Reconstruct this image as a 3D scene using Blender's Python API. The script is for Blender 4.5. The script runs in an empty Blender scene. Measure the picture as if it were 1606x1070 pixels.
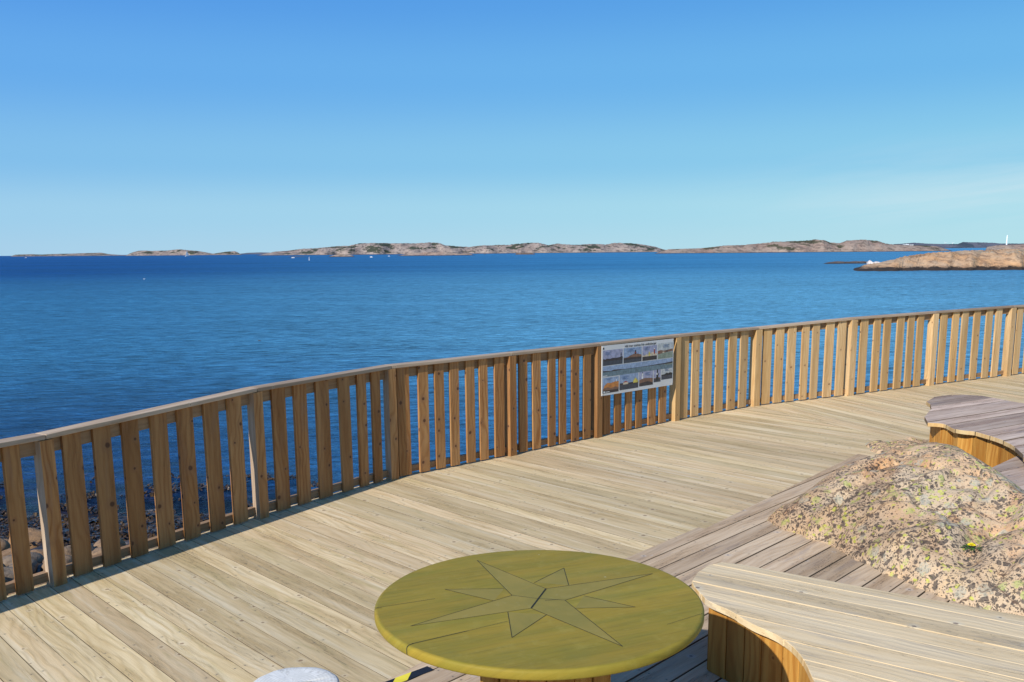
import bpy, math, random
from mathutils import Vector, Matrix, noise as mn
random.seed(7)
R = math.radians
scene = bpy.context.scene
COL = scene.collection

# ------------------------------------------------------------------ camera
F, PX, PY = 1480.0, 803.0, 667.0
CH = 1.9                                   # eye height above the deck
ROLL = math.atan(0.0087)
PITCH = math.atan((PY - (401.5 - 0.0087 * PX)) * math.cos(ROLL) / F)
SEA = -2.2

def ray(px, py):
    x = (px - PX) / F; y = (py - PY) / F
    xr = x * math.cos(ROLL) - y * math.sin(ROLL); yr = x * math.sin(ROLL) + y * math.cos(ROLL)
    return Vector((xr, math.cos(PITCH) - yr * math.sin(PITCH), -math.sin(PITCH) - yr * math.cos(PITCH)))

def U(px, py, z):                          # point of the level z seen in that direction
    d = ray(px, py); t = (z - CH) / d.z
    return Vector((d.x * t, d.y * t, z))

def zat(px, py, Y):
    d = ray(px, py); return CH + Y * d.z / d.y

def xat(px, py, Y):
    d = ray(px, py); return Y * d.x / d.y

cam = bpy.data.cameras.new('camera'); camo = bpy.data.objects.new('camera', cam); COL.objects.link(camo)
cr, sr, cp, sp = math.cos(ROLL), math.sin(ROLL), math.cos(PITCH), math.sin(PITCH)
right = Vector((cr, -sr * sp, -sr * cp))
down = Vector((-sr, -cr * sp, -cr * cp))
fwd = Vector((0, cp, -sp))
m = Matrix((( right.x, -down.x, -fwd.x, 0), (right.y, -down.y, -fwd.y, 0), (right.z, -down.z, -fwd.z, CH), (0, 0, 0, 1)))
camo.matrix_world = m
cam.sensor_width = 36; cam.lens = F / 1606 * 36
cam.shift_y = (PY - 535) / 1606
cam.clip_start = 0.05; cam.clip_end = 200000
scene.camera = camo

# ------------------------------------------------------------------ light
SUN_AZ, SUN_EL = R(54), R(32)              # heading the light travels towards, height of the sun
to_sun = Vector((-math.cos(SUN_AZ) * math.cos(SUN_EL), -math.sin(SUN_AZ) * math.cos(SUN_EL), math.sin(SUN_EL)))
sl = bpy.data.lights.new('sun', 'SUN'); sl.energy = 4.2; sl.angle = R(0.53); sl.color = (1.0, 0.955, 0.89)
so = bpy.data.objects.new('sun', sl); COL.objects.link(so); so.rotation_euler = to_sun.to_track_quat('Z', 'Y').to_euler()

# ------------------------------------------------------------------ node helper
class G:
    def __init__(s, name, world=False):
        if world: s.m = bpy.data.worlds.new(name)
        else: s.m = bpy.data.materials.new(name)
        s.m.use_nodes = True; s.t = s.m.node_tree; s.t.nodes.clear()
    def n(s, typ, _in=None, **kw):
        nd = s.t.nodes.new(typ)
        for k, v in kw.items(): setattr(nd, k, v)
        for k, v in (_in or {}).items(): s.set(nd.inputs[k], v)
        return nd
    def set(s, inp, v):
        if isinstance(v, bpy.types.NodeSocket): s.t.links.new(v, inp)
        elif v is not None:
            if isinstance(v, (tuple, list)) and len(v) == 3 and inp.type == 'RGBA': v = (*v, 1)
            inp.default_value = v
    def math(s, op, a, b=None, c=None, clamp=False):
        nd = s.n('ShaderNodeMath', operation=op, use_clamp=clamp)
        s.set(nd.inputs[0], a)
        if b is not None: s.set(nd.inputs[1], b)
        if c is not None: s.set(nd.inputs[2], c)
        return nd.outputs[0]
    def add(s, a, b): return s.math('ADD', a, b)
    def mul(s, a, b): return s.math('MULTIPLY', a, b)
    def ss(s, v, lo, hi, a=0.0, b=1.0):
        nd = s.n('ShaderNodeMapRange', interpolation_type='SMOOTHSTEP')
        for i, x in enumerate((v, lo, hi, a, b)): s.set(nd.inputs[i], x)
        return nd.outputs[0]
    def lin(s, v, lo, hi, a=0.0, b=1.0):
        nd = s.n('ShaderNodeMapRange')
        for i, x in enumerate((v, lo, hi, a, b)): s.set(nd.inputs[i], x)
        return nd.outputs[0]
    def mix(s, f, a, b, mode='MIX'):
        nd = s.n('ShaderNodeMix', data_type='RGBA', blend_type=mode)
        s.set(nd.inputs[0], f); s.set(nd.inputs[6], a); s.set(nd.inputs[7], b)
        return nd.outputs[2]
    def xyz(s, x, y, z=0.0):
        nd = s.n('ShaderNodeCombineXYZ')
        for i, v in enumerate((x, y, z)): s.set(nd.inputs[i], v)
        return nd.outputs[0]
    def sep(s, v):
        nd = s.n('ShaderNodeSeparateXYZ'); s.set(nd.inputs[0], v); return nd.outputs
    def noise(s, vec, scale=1.0, detail=4.0, rough=0.55, dist=0.0):
        nd = s.n('ShaderNodeTexNoise'); s.set(nd.inputs['Vector'], vec)
        for k, v in (('Scale', scale), ('Detail', detail), ('Roughness', rough), ('Distortion', dist)): s.set(nd.inputs[k], v)
        return nd.outputs['Fac']
    def voro(s, vec, scale=1.0, rand=1.0, feature='F1'):
        nd = s.n('ShaderNodeTexVoronoi', feature=feature); s.set(nd.inputs['Vector'], vec)
        s.set(nd.inputs['Scale'], scale); s.set(nd.inputs['Randomness'], rand); return nd
    def bump(s, h, strength=0.3, dist=0.01, normal=None):
        nd = s.n('ShaderNodeBump'); s.set(nd.inputs['Height'], h); s.set(nd.inputs['Strength'], strength); s.set(nd.inputs['Distance'], dist)
        if normal is not None: s.set(nd.inputs['Normal'], normal)
        return nd.outputs[0]
    def out(s, color, rough=0.7, normal=None, spec=0.3, **kw):
        b = s.n('ShaderNodeBsdfPrincipled')
        s.set(b.inputs['Base Color'], color); s.set(b.inputs['Roughness'], rough); s.set(b.inputs['Specular IOR Level'], spec)
        if normal is not None: s.set(b.inputs['Normal'], normal)
        for k, v in kw.items(): s.set(b.inputs[k], v)
        o = s.n('ShaderNodeOutputMaterial'); s.t.links.new(b.outputs[0], o.inputs[0]); return s.m

# ------------------------------------------------------------------ world
g = G('World', True); scene.world = g.m
sky = g.n('ShaderNodeTexSky', sky_type='NISHITA', sun_disc=False)
sky.sun_elevation = SUN_EL; sky.sun_rotation = math.atan2(to_sun.x, to_sun.y)
sky.air_density = 1.0; sky.dust_density = 0.25; sky.ozone_density = 2.2; sky.altitude = 0
tc = g.n('ShaderNodeTexCoord').outputs['Generated']
sx = g.sep(tc)
streak = g.noise(g.xyz(g.mul(sx[0], 2.2), g.mul(sx[1], 2.2), g.mul(g.add(sx[2], g.mul(sx[0], -0.12)), 26)), 1.6, 6, 0.6, 0.4)
mask = g.mul(g.ss(streak, 0.30, 0.8), g.mul(g.ss(sx[2], 0.0, 0.05), g.ss(sx[2], 0.12, 0.04)))
mask = g.mul(mask, g.ss(sx[0], 0.12, 0.5))
hs = g.n('ShaderNodeHueSaturation', {'Color': sky.outputs[0], 'Saturation': 1.12, 'Value': 1.0})
EXPO = 0.35
K_ = 1 / (.105 * 2 ** EXPO)
rmp = g.n('ShaderNodeValToRGB', {'Fac': g.ss(sx[2], -0.02, 0.5, 0, 1)}); g.set(rmp.inputs[0], g.lin(sx[2], 0.0, 0.5))
cr_ = rmp.color_ramp; cr_.interpolation = 'EASE'
stops = [(0.0, (.42, .67, .82)), (.08, (.365, .655, .835)), (.18, (.24, .55, .83)), (.34, (.145, .43, .83)), (.50, (.095, .335, .79)), (1.0, (.035, .18, .56))]
cr_.elements[0].position = 0; cr_.elements[0].color = (*stops[0][1], 1); cr_.elements[1].position = 1; cr_.elements[1].color = (*stops[-1][1], 1)
for p_, c_ in stops[1:-1]: e_ = cr_.elements.new(p_); e_.color = (*c_, 1)
side = g.lin(sx[0], -.55, .55, .93, 1.12)
low = g.mix(1.0, rmp.outputs[0], g.xyz(g.mul(side, K_), g.mul(side, K_), K_), 'MULTIPLY')
clear = g.mix(g.ss(sx[2], .38, .62, 0, .45), low, hs.outputs[0])
c = g.mix(g.mul(mask, 0.5), clear, (5.3, 6.1, 6.6))
bg = g.n('ShaderNodeBackground', {'Color': c, 'Strength': 0.105})
wo = g.n('ShaderNodeOutputWorld'); g.t.links.new(bg.outputs[0], wo.inputs[0])

# ------------------------------------------------------------------ mesh builder
class MB:
    def __init__(s): s.v = []; s.f = []; s.uv = []; s.rn = []; s.mi = []
    def face(s, pts, uvs, rnd=(0.5, 0.5), mi=0):
        b = len(s.v); s.v += [tuple(p) for p in pts]; s.f.append(list(range(b, b + len(pts)))); s.uv.append(uvs); s.rn.append(rnd); s.mi.append(mi)
    def box(s, o, ax, ay, az, sx, sy, sz, grain=2, mi=0, rnd=None, taper=0.0):
        """o = centre of the low face pair; ax, ay, az unit axes; grain = axis index the fibres follow"""
        rnd = rnd or (random.random(), random.random()); off = rnd[0] * 57.0; off2 = rnd[1] * 31.0
        o = Vector(o); A = (Vector(ax) * sx, Vector(ay) * sy, Vector(az) * sz); L = (sx, sy, sz)
        base = len(s.v)
        for k in (-.5, .5):
            for j in (-.5, .5):
                for i in (-.5, .5): s.v.append(tuple(o + A[0] * i + A[1] * j + A[2] * k))
        quads = [((0, 2, 3, 1), 2), ((4, 5, 7, 6), 2), ((0, 1, 5, 4), 1), ((2, 6, 7, 3), 1), ((0, 4, 6, 2), 0), ((1, 3, 7, 5), 0)]
        for q, nax in quads:
            s.f.append([base + i for i in q]); uv = []
            for i in q:
                c = ((i & 1) - .5, ((i >> 1) & 1) - .5, ((i >> 2) & 1) - .5)
                c = [c[a] * L[a] for a in range(3)]
                others = [a for a in range(3) if a != nax]
                if grain in others:
                    o2 = [a for a in others if a != grain][0]; uv.append((c[grain] + off, c[o2] + off2 + nax * .37))
                else: uv.append((c[others[0]] + off + 3, c[others[1]] * 1.0 + off2 + 5))
            s.uv.append(uv); s.rn.append(rnd); s.mi.append(mi)
        return s
    def prism(s, poly, z0, z1, d, rnd=None, mi=0, side_mi=None, long_mi=None):
        """poly = list of (x, y) ccw; d = fibre direction"""
        rnd = rnd or (random.random(), random.random()); ox = rnd[0] * 57.0; oy = rnd[1] * 31.0
        d = Vector((d[0], d[1])).normalized(); p = Vector((-d.y, d.x))
        area = sum(poly[i][0] * poly[(i + 1) % len(poly)][1] - poly[(i + 1) % len(poly)][0] * poly[i][1] for i in range(len(poly)))
        if area < 0: poly = poly[::-1]
        n = len(poly); b = len(s.v)
        s.v += [(x, y, z1) for x, y in poly] + [(x, y, z0) for x, y in poly]
        U_ = [(Vector(q).dot(d) + ox, Vector(q).dot(p) + oy) for q in poly]
        s.f.append([b + i for i in range(n)]); s.uv.append(U_); s.rn.append(rnd); s.mi.append(mi)
        s.f.append([b + n + i for i in range(n)][::-1]); s.uv.append(U_[::-1]); s.rn.append(rnd); s.mi.append(mi)
        for i in range(n):
            j = (i + 1) % n; e = Vector(poly[j]) - Vector(poly[i])
            s.f.append([b + i, b + n + i, b + n + j, b + j])
            if e.length > 0 and abs(e.normalized().dot(d)) > .7:
                s.uv.append([(U_[i][0], U_[i][1]), (U_[i][0], U_[i][1] + z1 - z0), (U_[j][0], U_[i][1] + z1 - z0), (U_[j][0], U_[i][1])]); endg = False
            else:
                endg = True
                s.uv.append([(ox + 4, U_[i][1]), (ox + 4 + z1 - z0, U_[i][1]), (ox + 4 + z1 - z0, U_[j][1]), (ox + 4, U_[j][1])])
            s.rn.append(rnd); s.mi.append((side_mi if side_mi is not None else mi) if endg else (long_mi if long_mi is not None else mi))
        return s
    def build(s, name, mats, parent=None, smooth=False, bevel=0.0, seg=2):
        me = bpy.data.meshes.new(name); me.from_pydata(s.v, [], s.f)
        if s.uv:
            l1 = me.uv_layers.new(name='grain'); l2 = me.uv_layers.new(name='rnd'); k = 0
            for f, u, r in zip(s.f, s.uv, s.rn):
                for q in u: l1.data[k].uv = q; l2.data[k].uv = r; k += 1
        for mt in (mats if isinstance(mats, (list, tuple)) else [mats]): me.materials.append(mt)
        if s.mi: me.polygons.foreach_set('material_index', s.mi)
        if smooth: me.polygons.foreach_set('use_smooth', [True] * len(me.polygons))
        me.update(); o = bpy.data.objects.new(name, me); COL.objects.link(o)
        if parent: o.parent = parent; o.matrix_parent_inverse = Matrix.Translation(parent.location).inverted()
        if bevel:
            bm = o.modifiers.new('edge', 'BEVEL'); bm.width = bevel; bm.segments = seg; bm.limit_method = 'ANGLE'; bm.angle_limit = R(40)
        return o

def raw(name, verts, faces, mat, parent=None, smooth=True):
    me = bpy.data.meshes.new(name); me.from_pydata([tuple(v) for v in verts], [], faces); me.materials.append(mat)
    if smooth: me.polygons.foreach_set('use_smooth', [True] * len(me.polygons))
    me.update(); o = bpy.data.objects.new(name, me); COL.objects.link(o)
    if parent: o.parent = parent; o.matrix_parent_inverse = Matrix.Translation(parent.location).inverted()
    return o

def tag(o, label=None, cat=None, group=None, kind=None):
    for k, v in (('label', label), ('category', cat), ('group', group), ('kind', kind)):
        if v: o[k] = v
    return o

def empty(name, loc, label, cat, group=None):
    o = bpy.data.objects.new(name, None); o.location = loc; COL.objects.link(o); return tag(o, label, cat, group)

def clip(poly, n, c):                       # keep the side where p.n <= c
    out = []
    for i in range(len(poly)):
        a = Vector(poly[i]); b = Vector(poly[(i + 1) % len(poly)]); da = a.dot(n) - c; db = b.dot(n) - c
        if da <= 0: out.append((a.x, a.y))
        if da * db < 0: t = da / (da - db); q = a + (b - a) * t; out.append((q.x, q.y))
    return out

def planks(mb, region, ang, width, z0, z1, gap=0.004, lengths=None, mi=0, side_mi=None, phase=0.0, wob=0.0, long_mi=None):
    d = Vector((math.cos(R(ang)), math.sin(R(ang)))); p = Vector((-d.y, d.x))
    cs = [Vector(q).dot(p) for q in region]; lo = math.floor((min(cs) - phase) / width); hi = math.ceil((max(cs) - phase) / width)
    for k in range(lo, hi + 1):
        a = phase + k * width + gap / 2; b = phase + (k + 1) * width - gap / 2
        q = clip(clip(region, p, b), -p, -a)
        if len(q) < 3: continue
        us = [Vector(x).dot(d) for x in q]; u0, u1 = min(us), max(us)
        if u1 - u0 < .02: continue
        cuts = [u0 - 1]
        if lengths:
            s0 = -40 + random.choice((0.0, .6, 1.2, 1.8, 2.4, 3.0))
            while s0 < u1:
                if s0 > u0 + .5 and s0 < u1 - .5: cuts.append(s0)
                s0 += random.choice(lengths)
        cuts.append(u1 + 1)
        for c0, c1 in zip(cuts[:-1], cuts[1:]):
            r = clip(clip(q, d, c1 - .0012), -d, -(c0 + .0012))
            dz = random.uniform(-wob, wob)
            if len(r) >= 3: mb.prism(r, z0 + dz, z1 + dz, d, mi=mi, side_mi=side_mi, long_mi=long_mi)

# ------------------------------------------------------------------ materials
def wood(name, ca, cb, streak, knot, knot_halo, knot_amt=.5, ring=.35, var=.22, rough=.75, fiber=.35, stain=None, stain_amt=0.0, knot_r=.07, bump=.25, cracks=0.0, spec=.25, knot_scale=4.5, screws=None, bleach=0.0):
    g = G(name)
    uv = g.n('ShaderNodeUVMap', uv_map='grain').outputs[0]; rn = g.n('ShaderNodeUVMap', uv_map='rnd').outputs[0]
    s = g.sep(uv); u, v = s[0], s[1]; r = g.sep(rn); r1, r2 = r[0], r[1]
    wob = g.noise(g.xyz(g.mul(u, 1.3), g.mul(v, 3.5), r1), 1.0, 3, .5)
    vo = g.voro(g.xyz(g.add(u, g.mul(wob, .05)), v, 0.0), knot_scale); vo.voronoi_dimensions = '2D'
    d = vo.outputs['Distance']; cc = g.sep(vo.outputs['Color'])
    has = g.math('GREATER_THAN', cc[0], 1 - knot_amt)
    rad = g.lin(cc[1], 0, 1, knot_r * .35, knot_r)
    nearknot = g.mul(has, g.math('EXPONENT', g.mul(g.math('DIVIDE', d, rad), -.8)))
    k = g.mul(has, g.ss(g.math('DIVIDE', d, rad), 1.0, .55))
    halo = g.mul(has, g.ss(g.math('DIVIDE', d, rad), 3.2, 1.0))
    # growth rings pulled round the knots
    ph = g.add(g.mul(v, 150.0), g.add(g.mul(wob, 42.0), g.mul(nearknot, 7.0)))
    rings = g.math('POWER', g.lin(g.math('SINE', ph), -1, 1), 2.2)
    fib = g.noise(g.xyz(g.mul(u, 3.0), g.mul(v, 160.0), r2), 1.0, 4, .65)
    fib2 = g.noise(g.xyz(g.mul(u, 16.0), g.mul(v, 520.0), r2), 1.0, 2, .6)
    big = g.noise(g.xyz(g.mul(u, .9), g.mul(v, 9.0), g.mul(r1, 9.0)), 1.0, 4, .6)
    c = g.mix(r1, ca, cb)
    if bleach:
        bl = g.noise(g.xyz(g.mul(u, .55), g.mul(v, 16.0), g.mul(r2, 23.0)), 1.0, 3, .55, .4)
        c = g.mix(g.mul(g.ss(bl, .48, .70), bleach), c, (.80, .70, .50)); c = g.mix(g.mul(g.ss(bl, .42, .28), bleach * .8), c, (.50, .37, .20))
    c = g.mix(g.ss(big, .35, .68, 0, .7), c, g.mix(1.0, c, streak, 'MULTIPLY'))
    c = g.mix(g.mul(rings, g.mul(ring, g.lin(r2, 0, 1, .25, 1.2))), c, g.mix(1.0, c, streak, 'MULTIPLY'))
    c = g.mix(g.mul(g.ss(fib, .45, .75), fiber), c, g.mix(1.0, c, streak, 'MULTIPLY'))
    if stain:
        st = g.noise(g.xyz(g.mul(u, 2.0), g.mul(v, 14.0), g.mul(r2, 17.0)), 1.0, 5, .6, .6)
        c = g.mix(g.mul(g.ss(st, .52, .72), stain_amt), c, stain)
    c = g.mix(g.mul(halo, .45), c, knot_halo)
    c = g.mix(g.mul(k, .85), c, knot)
    hgt = g.add(g.mul(fib, .6), g.add(g.mul(rings, .3), g.mul(fib2, .3)))
    if cracks:
        cr = g.noise(g.xyz(g.mul(u, 4.0), g.mul(v, 110.0), g.mul(r1, 5.0)), 1.0, 2, .5)
        cm = g.mul(g.mul(g.ss(g.math('ABSOLUTE', g.add(cr, -.5)), .012, .003), g.ss(big, .5, .6)), cracks)
        c = g.mix(cm, c, (.03, .022, .018)); hgt = g.add(hgt, g.mul(cm, -1.5))
    if screws:
        an, wd, ph_, gap_ = screws; Pq = g.sep(g.n('ShaderNodeNewGeometry').outputs['Position'])
        uw = g.add(g.mul(Pq[0], math.cos(R(an))), g.mul(Pq[1], math.sin(R(an)))); vw = g.add(g.mul(Pq[0], -math.sin(R(an))), g.mul(Pq[1], math.cos(R(an))))
        fv = g.math('FRACT', g.math('DIVIDE', g.add(vw, -ph_), wd)); fv = g.mul(g.add(g.math('ABSOLUTE', g.add(fv, -.5)), -.32), wd)
        fu = g.mul(g.add(g.math('FRACT', g.math('DIVIDE', uw, gap_)), -.5), gap_)
        ds = g.math('SQRT', g.add(g.mul(fu, fu), g.mul(fv, fv))); c = g.mix(g.mul(g.ss(ds, .0052, .0032), .85), c, (.12, .10, .08)); c = g.mix(g.mul(g.ss(ds, .018, .005), .18), c, (.2, .17, .13))
    val = g.add(1 - var, g.mul(r2, 2 * var))
    c = g.mix(1.0, c, g.xyz(val, val, val), 'MULTIPLY')
    return g.out(c, rough, g.bump(hgt, bump, .004), spec)

M = {}
M['deck'] = wood('pale_deck_wood', (.695, .550, .315), (.70, .525, .31), (.72, .66, .54), (.28, .18, .10), (.68, .56, .36), .42, .42, .17, .72, .45, (.48, .38, .18), .6, .085, .4, cracks=.6, screws=(-47, .1415, .045, .60), bleach=.55)
M['weathered'] = wood('grey_weathered_wood', (.55, .415, .275), (.67, .515, .34), (.66, .57, .48), (.16, .12, .10), (.55, .49, .42), .35, .35, .16, .8, .55, (.24, .19, .165), .5, .05, .5, cracks=.9, screws=(47.5, .145, .062, .60))
M['old'] = wood('purple_grey_old_wood', (.54, .42, .325), (.65, .52, .41), (.58, .48, .44), (.12, .09, .085), (.45, .40, .38), .35, .4, .30, .85, .55, (.21, .16, .15), .5, .05, .5, cracks=.9)
M['bench'] = wood('bleached_bench_wood', (.71, .56, .345), (.77, .615, .39), (.86, .79, .67), (.22, .16, .12), (.62, .56, .42), .4, .3, .12, .6, .4, (.44, .36, .26), .6, .07, .5, cracks=.7)
M['edge'] = wood('bench_end_grain', (.62, .45, .22), (.72, .55, .30), (.75, .6, .4), (.35, .2, .1), (.6, .45, .3), .2, .3, .15, .7, .5)
M['fence'] = wood('fence_pine', (.35, .175, .060), (.45, .25, .10), (.62, .48, .34), (.07, .028, .015), (.26, .13, .06), .72, .6, .2, .6, .5, (.27, .15, .08), .45, .125, .3, cracks=.35, knot_scale=5.5)  # older orange pine; shade of the left run also darkened into the colour
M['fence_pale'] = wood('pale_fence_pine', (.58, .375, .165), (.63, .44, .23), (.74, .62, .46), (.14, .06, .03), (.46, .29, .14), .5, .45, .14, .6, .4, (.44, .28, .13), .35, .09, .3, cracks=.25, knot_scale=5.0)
M['cap'] = wood('rail_cap_wood', (.40, .30, .21), (.48, .37, .26), (.70, .62, .55), (.2, .15, .1), (.5, .42, .3), .25, .3, .15, .7, .5, (.33, .28, .24), .4)
M['postside'] = wood('grey_post_side', (.38, .29, .20), (.44, .34, .24), (.7, .62, .55), (.2, .12, .08), (.4, .3, .2), .3, .4, .1, .7, .5)
M['rail'] = wood('rail_wood', (.30, .19, .10), (.36, .23, .125), (.65, .55, .45), (.1, .05, .03), (.3, .2, .1), .3, .4, .15, .7, .5)
M['skirt'] = wood('orange_skirt_wood', (.48, .25, .055), (.60, .34, .085), (.66, .48, .28), (.20, .08, .02), (.42, .19, .04), .5, .6, .22, .5, .5)

def table_mat():
    g = G('olive_painted_wood')
    uv = g.n('ShaderNodeUVMap', uv_map='grain').outputs[0]; s = g.sep(uv); u, v = s[0], s[1]
    a = g.noise(g.xyz(g.mul(u, 1.6), g.mul(v, 9)), 1, 5, .6, .5); b = g.noise(g.xyz(g.mul(u, 5), g.mul(v, 70)), 1, 4, .6)
    w = g.noise(uv, 3.2, 5, .6, .3)
    c = g.mix(g.ss(a, .32, .68), (.238, .195, .030), (.325, .228, .034))
    wn = g.n('ShaderNodeTexWhiteNoise', {'Vector': g.xyz(g.math('FLOOR', g.math('DIVIDE', v, .137)), 1.0, 2.0)}).outputs[0]; pv = g.lin(wn, 0, 1, .88, 1.12); c = g.mix(1.0, c, g.xyz(pv, pv, g.mul(pv, .9)), 'MULTIPLY')
    c = g.mix(g.mul(g.ss(w, .5, .78), .55), c, (.20, .182, .048))
    c = g.mix(g.mul(g.ss(b, .45, .75), .35), c, (.15, .115, .02)); c = g.mix(g.mul(g.ss(g.noise(uv, 14, 6, .7), .5, .72), .35), c, (.37, .30, .07))
    sp_ = g.voro(uv, 9.0); chip = g.mul(g.ss(sp_.outputs['Distance'], .05, .03), g.math('GREATER_THAN', g.sep(sp_.outputs['Color'])[0], .72))
    c = g.mix(g.mul(chip, .6), c, (.45, .42, .25))
    pos = g.sep(g.n('ShaderNodeNewGeometry').outputs['Normal'])
    edge = g.mul(g.ss(pos[2], .97, .75), g.ss(w, .42, .6))
    c = g.mix(g.mul(edge, .4), c, (.33, .24, .035))
    return g.out(c, g.lin(w, .3, .7, .45, .7), g.bump(g.add(b, g.mul(w, .6)), .35, .003), .12)
M['table'] = table_mat()

def plain(name, col, rough=.6, spec=.3, var=.12, scale=6.0, bump=.1, **kw):
    g = G(name); tcn = g.n('ShaderNodeTexCoord').outputs['Object']
    nz = g.noise(tcn, scale, 5, .6)
    c = g.mix(g.ss(nz, .3, .7), tuple(x * (1 - var) for x in col), tuple(min(1, x * (1 + var)) for x in col))
    return g.out(c, rough, g.bump(nz, bump, .01), spec, **kw)
M['groove'] = plain('dark_groove', (.02, .025, .022), .9)
M['worn_rose'] = None
M['grime'] = plain('grimy_board_edge', (.17, .12, .075), .9)
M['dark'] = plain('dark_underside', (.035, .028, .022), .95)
M['black_tape'] = plain('black_tape', (.015, .015, .018), .5)
M['yellow_tape'] = plain('yellow_tape', (.85, .70, .05), .5)
M['white'] = plain('white_paint', (.78, .78, .76), .5)
M['print_white'] = plain('print_white', (.62, .62, .60), .35, .4, .03)

def rock_mat():
    g = G('lichen_granite'); P = g.n('ShaderNodeTexCoord').outputs['Object']
    big = g.noise(P, 1.3, 5, .6, .3); med = g.noise(P, 5.0, 6, .65, .2); fine = g.noise(P, 60.0, 4, .7)
    c = g.mix(g.ss(big, .36, .60), (.64, .42, .235), (.55, .42, .275))
    c = g.mix(g.mul(g.ss(med, .5, .68), .7), c, (.64, .45, .24))
    orange = g.noise(P, 2.1, 4, .6, .5)
    c = g.mix(g.mul(g.ss(orange, .56, .68), .5), c, (.58, .27, .10))
    v0 = g.voro(P, 95.0); c = g.mix(g.mul(g.ss(v0.outputs['Distance'], .5, .2), .35), c, g.mix(g.sep(v0.outputs['Color'])[0], (.70, .58, .46), (.26, .22, .19)))
    warp = g.n('ShaderNodeVectorMath', {0: P}, operation='ADD')
    nz = g.n('ShaderNodeTexNoise', {'Vector': P, 'Scale': 26.0, 'Detail': 3.0}); vm = g.n('ShaderNodeVectorMath', {0: nz.outputs['Color']}, operation='SCALE'); g.set(vm.inputs['Scale'], .045)
    g.set(warp.inputs[1], vm.outputs[0]); W = warp.outputs[0]
    patch = g.noise(P, 2.6, 4, .6)
    for scale, thr, colr, lo, hi, seed in ((46.0, .47, (.060, .052, .046), .36, .54, 1.0), (24.0, .68, (.085, .072, .064), .42, .56, 5.0), (95.0, .54, (.055, .045, .04), .3, .5, 9.0)):
        vv = g.voro(g.n('ShaderNodeVectorMath', {0: W, 1: (seed, seed * 2, 3)}, operation='ADD').outputs[0], scale)
        cc = g.sep(vv.outputs['Color'])
        mk = g.mul(g.ss(vv.outputs['Distance'], .46, .34), g.math('GREATER_THAN', g.add(cc[0], g.mul(g.add(patch, -.5), 2.2)), thr))
        c = g.mix(g.mul(mk, .82), c, colr)
    for scale, thr, colr, seed in ((30.0, .76, (.50, .52, .08), 13.0), (14.0, .80, (.44, .46, .16), 21.0), (10.0, .74, (.42, .40, .31), 31.0)):
        vv = g.voro(g.n('ShaderNodeVectorMath', {0: W, 1: (seed, seed * 2, 3)}, operation='ADD').outputs[0], scale)
        cc = g.sep(vv.outputs['Color']); p2 = g.noise(g.n('ShaderNodeVectorMath', {0: P, 1: (seed, 0, 0)}, operation='ADD').outputs[0], 1.9, 3, .6)
        mk = g.mul(g.ss(vv.outputs['Distance'], .5, .3), g.math('GREATER_THAN', g.add(cc[0], g.mul(g.add(p2, -.5), 1.6)), thr))
        mk = g.mul(mk, g.ss(fine, .38, .52))
        c = g.mix(g.mul(mk, .8), c, colr)
    hollow = g.noise(g.n('ShaderNodeVectorMath', {0: P, 1: (3.1, 7.7, 0)}, operation='ADD').outputs[0], 1.05, 3, .55, .4)
    c = g.mix(g.mul(g.ss(hollow, .54, .64), .55), c, g.mix(1.0, c, (.62, .50, .42), 'MULTIPLY'))
    ve = g.voro(g.n('ShaderNodeVectorMath', {0: W, 1: (0, 0, 4)}, operation='ADD').outputs[0], 2.3, 1.0, 'DISTANCE_TO_EDGE'); fis = g.mul(g.ss(ve.outputs['Distance'], .016, .004), g.ss(big, .46, .58))
    c = g.mix(g.mul(fis, .7), c, (.12, .075, .05))
    h = g.add(g.mul(med, 1.0), g.add(g.mul(fine, .25), g.mul(g.sep(v0.outputs['Color'])[0], .10)))
    return g.out(c, .88, g.bump(h, .7, .03), .15)
M['rock'] = rock_mat()

def far_rock(name, ca, cb, cd, veg, veg_thr, sc, tide=1.0, dark_amt=.6):
    g = G(name); s = g.sep(g.n('ShaderNodeNewGeometry').outputs['Position']); P = g.xyz(s[0], g.mul(s[1], .4), g.mul(s[2], 2.6))
    a = g.noise(P, sc, 6, .7, .3); b = g.noise(P, sc * 3.1, 5, .75); v = g.noise(P, sc * .8, 6, .68)
    c = g.mix(g.ss(a, .35, .65), ca, cb)
    c = g.mix(g.mul(g.ss(b, .49, .60), dark_amt), c, cd)
    hz = g.ss(s[2], SEA + tide * 2.2, SEA + tide * 5.0)
    c = g.mix(g.mul(g.mul(g.ss(v, veg_thr, veg_thr + .05), hz), .9), c, veg)
    w = g.add(s[2], g.mul(g.add(b, -.5), tide * 3.0))
    c = g.mix(g.ss(w, SEA + tide * 1.1, SEA + tide * .6), c, (.05, .038, .03))
    return g.out(c, .9, g.bump(g.add(a, g.mul(b, .7)), 1.0, 1.0 / sc * .12), .1)
M['island'] = far_rock('pale_granite_island', (.31, .24, .20), (.40, .325, .27), (.12, .10, .095), (.035, .05, .028), .515, .035, .8, .85)
M['island2'] = far_rock('pink_granite_island', (.33, .225, .175), (.40, .31, .24), (.15, .115, .09), (.07, .07, .035), .55, .035, .6, .8)
M['head'] = far_rock('ochre_granite_headland', (.58, .34, .17), (.52, .38, .25), (.24, .15, .095), (.36, .35, .27), .56, .16, .75, .75)
M['skerry'] = far_rock('dark_wet_skerry', (.13, .095, .075), (.20, .15, .12), (.05, .04, .035), (.1, .08, .06), .7, .3, .3)
M['ridge'] = far_rock('haze_tinted_wooded_ridge', (.11, .12, .15), (.15, .15, .18), (.07, .085, .11), (.05, .07, .09), .5, .004, .5)  # blue-grey haze of distance mixed into the ridge colours

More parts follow.
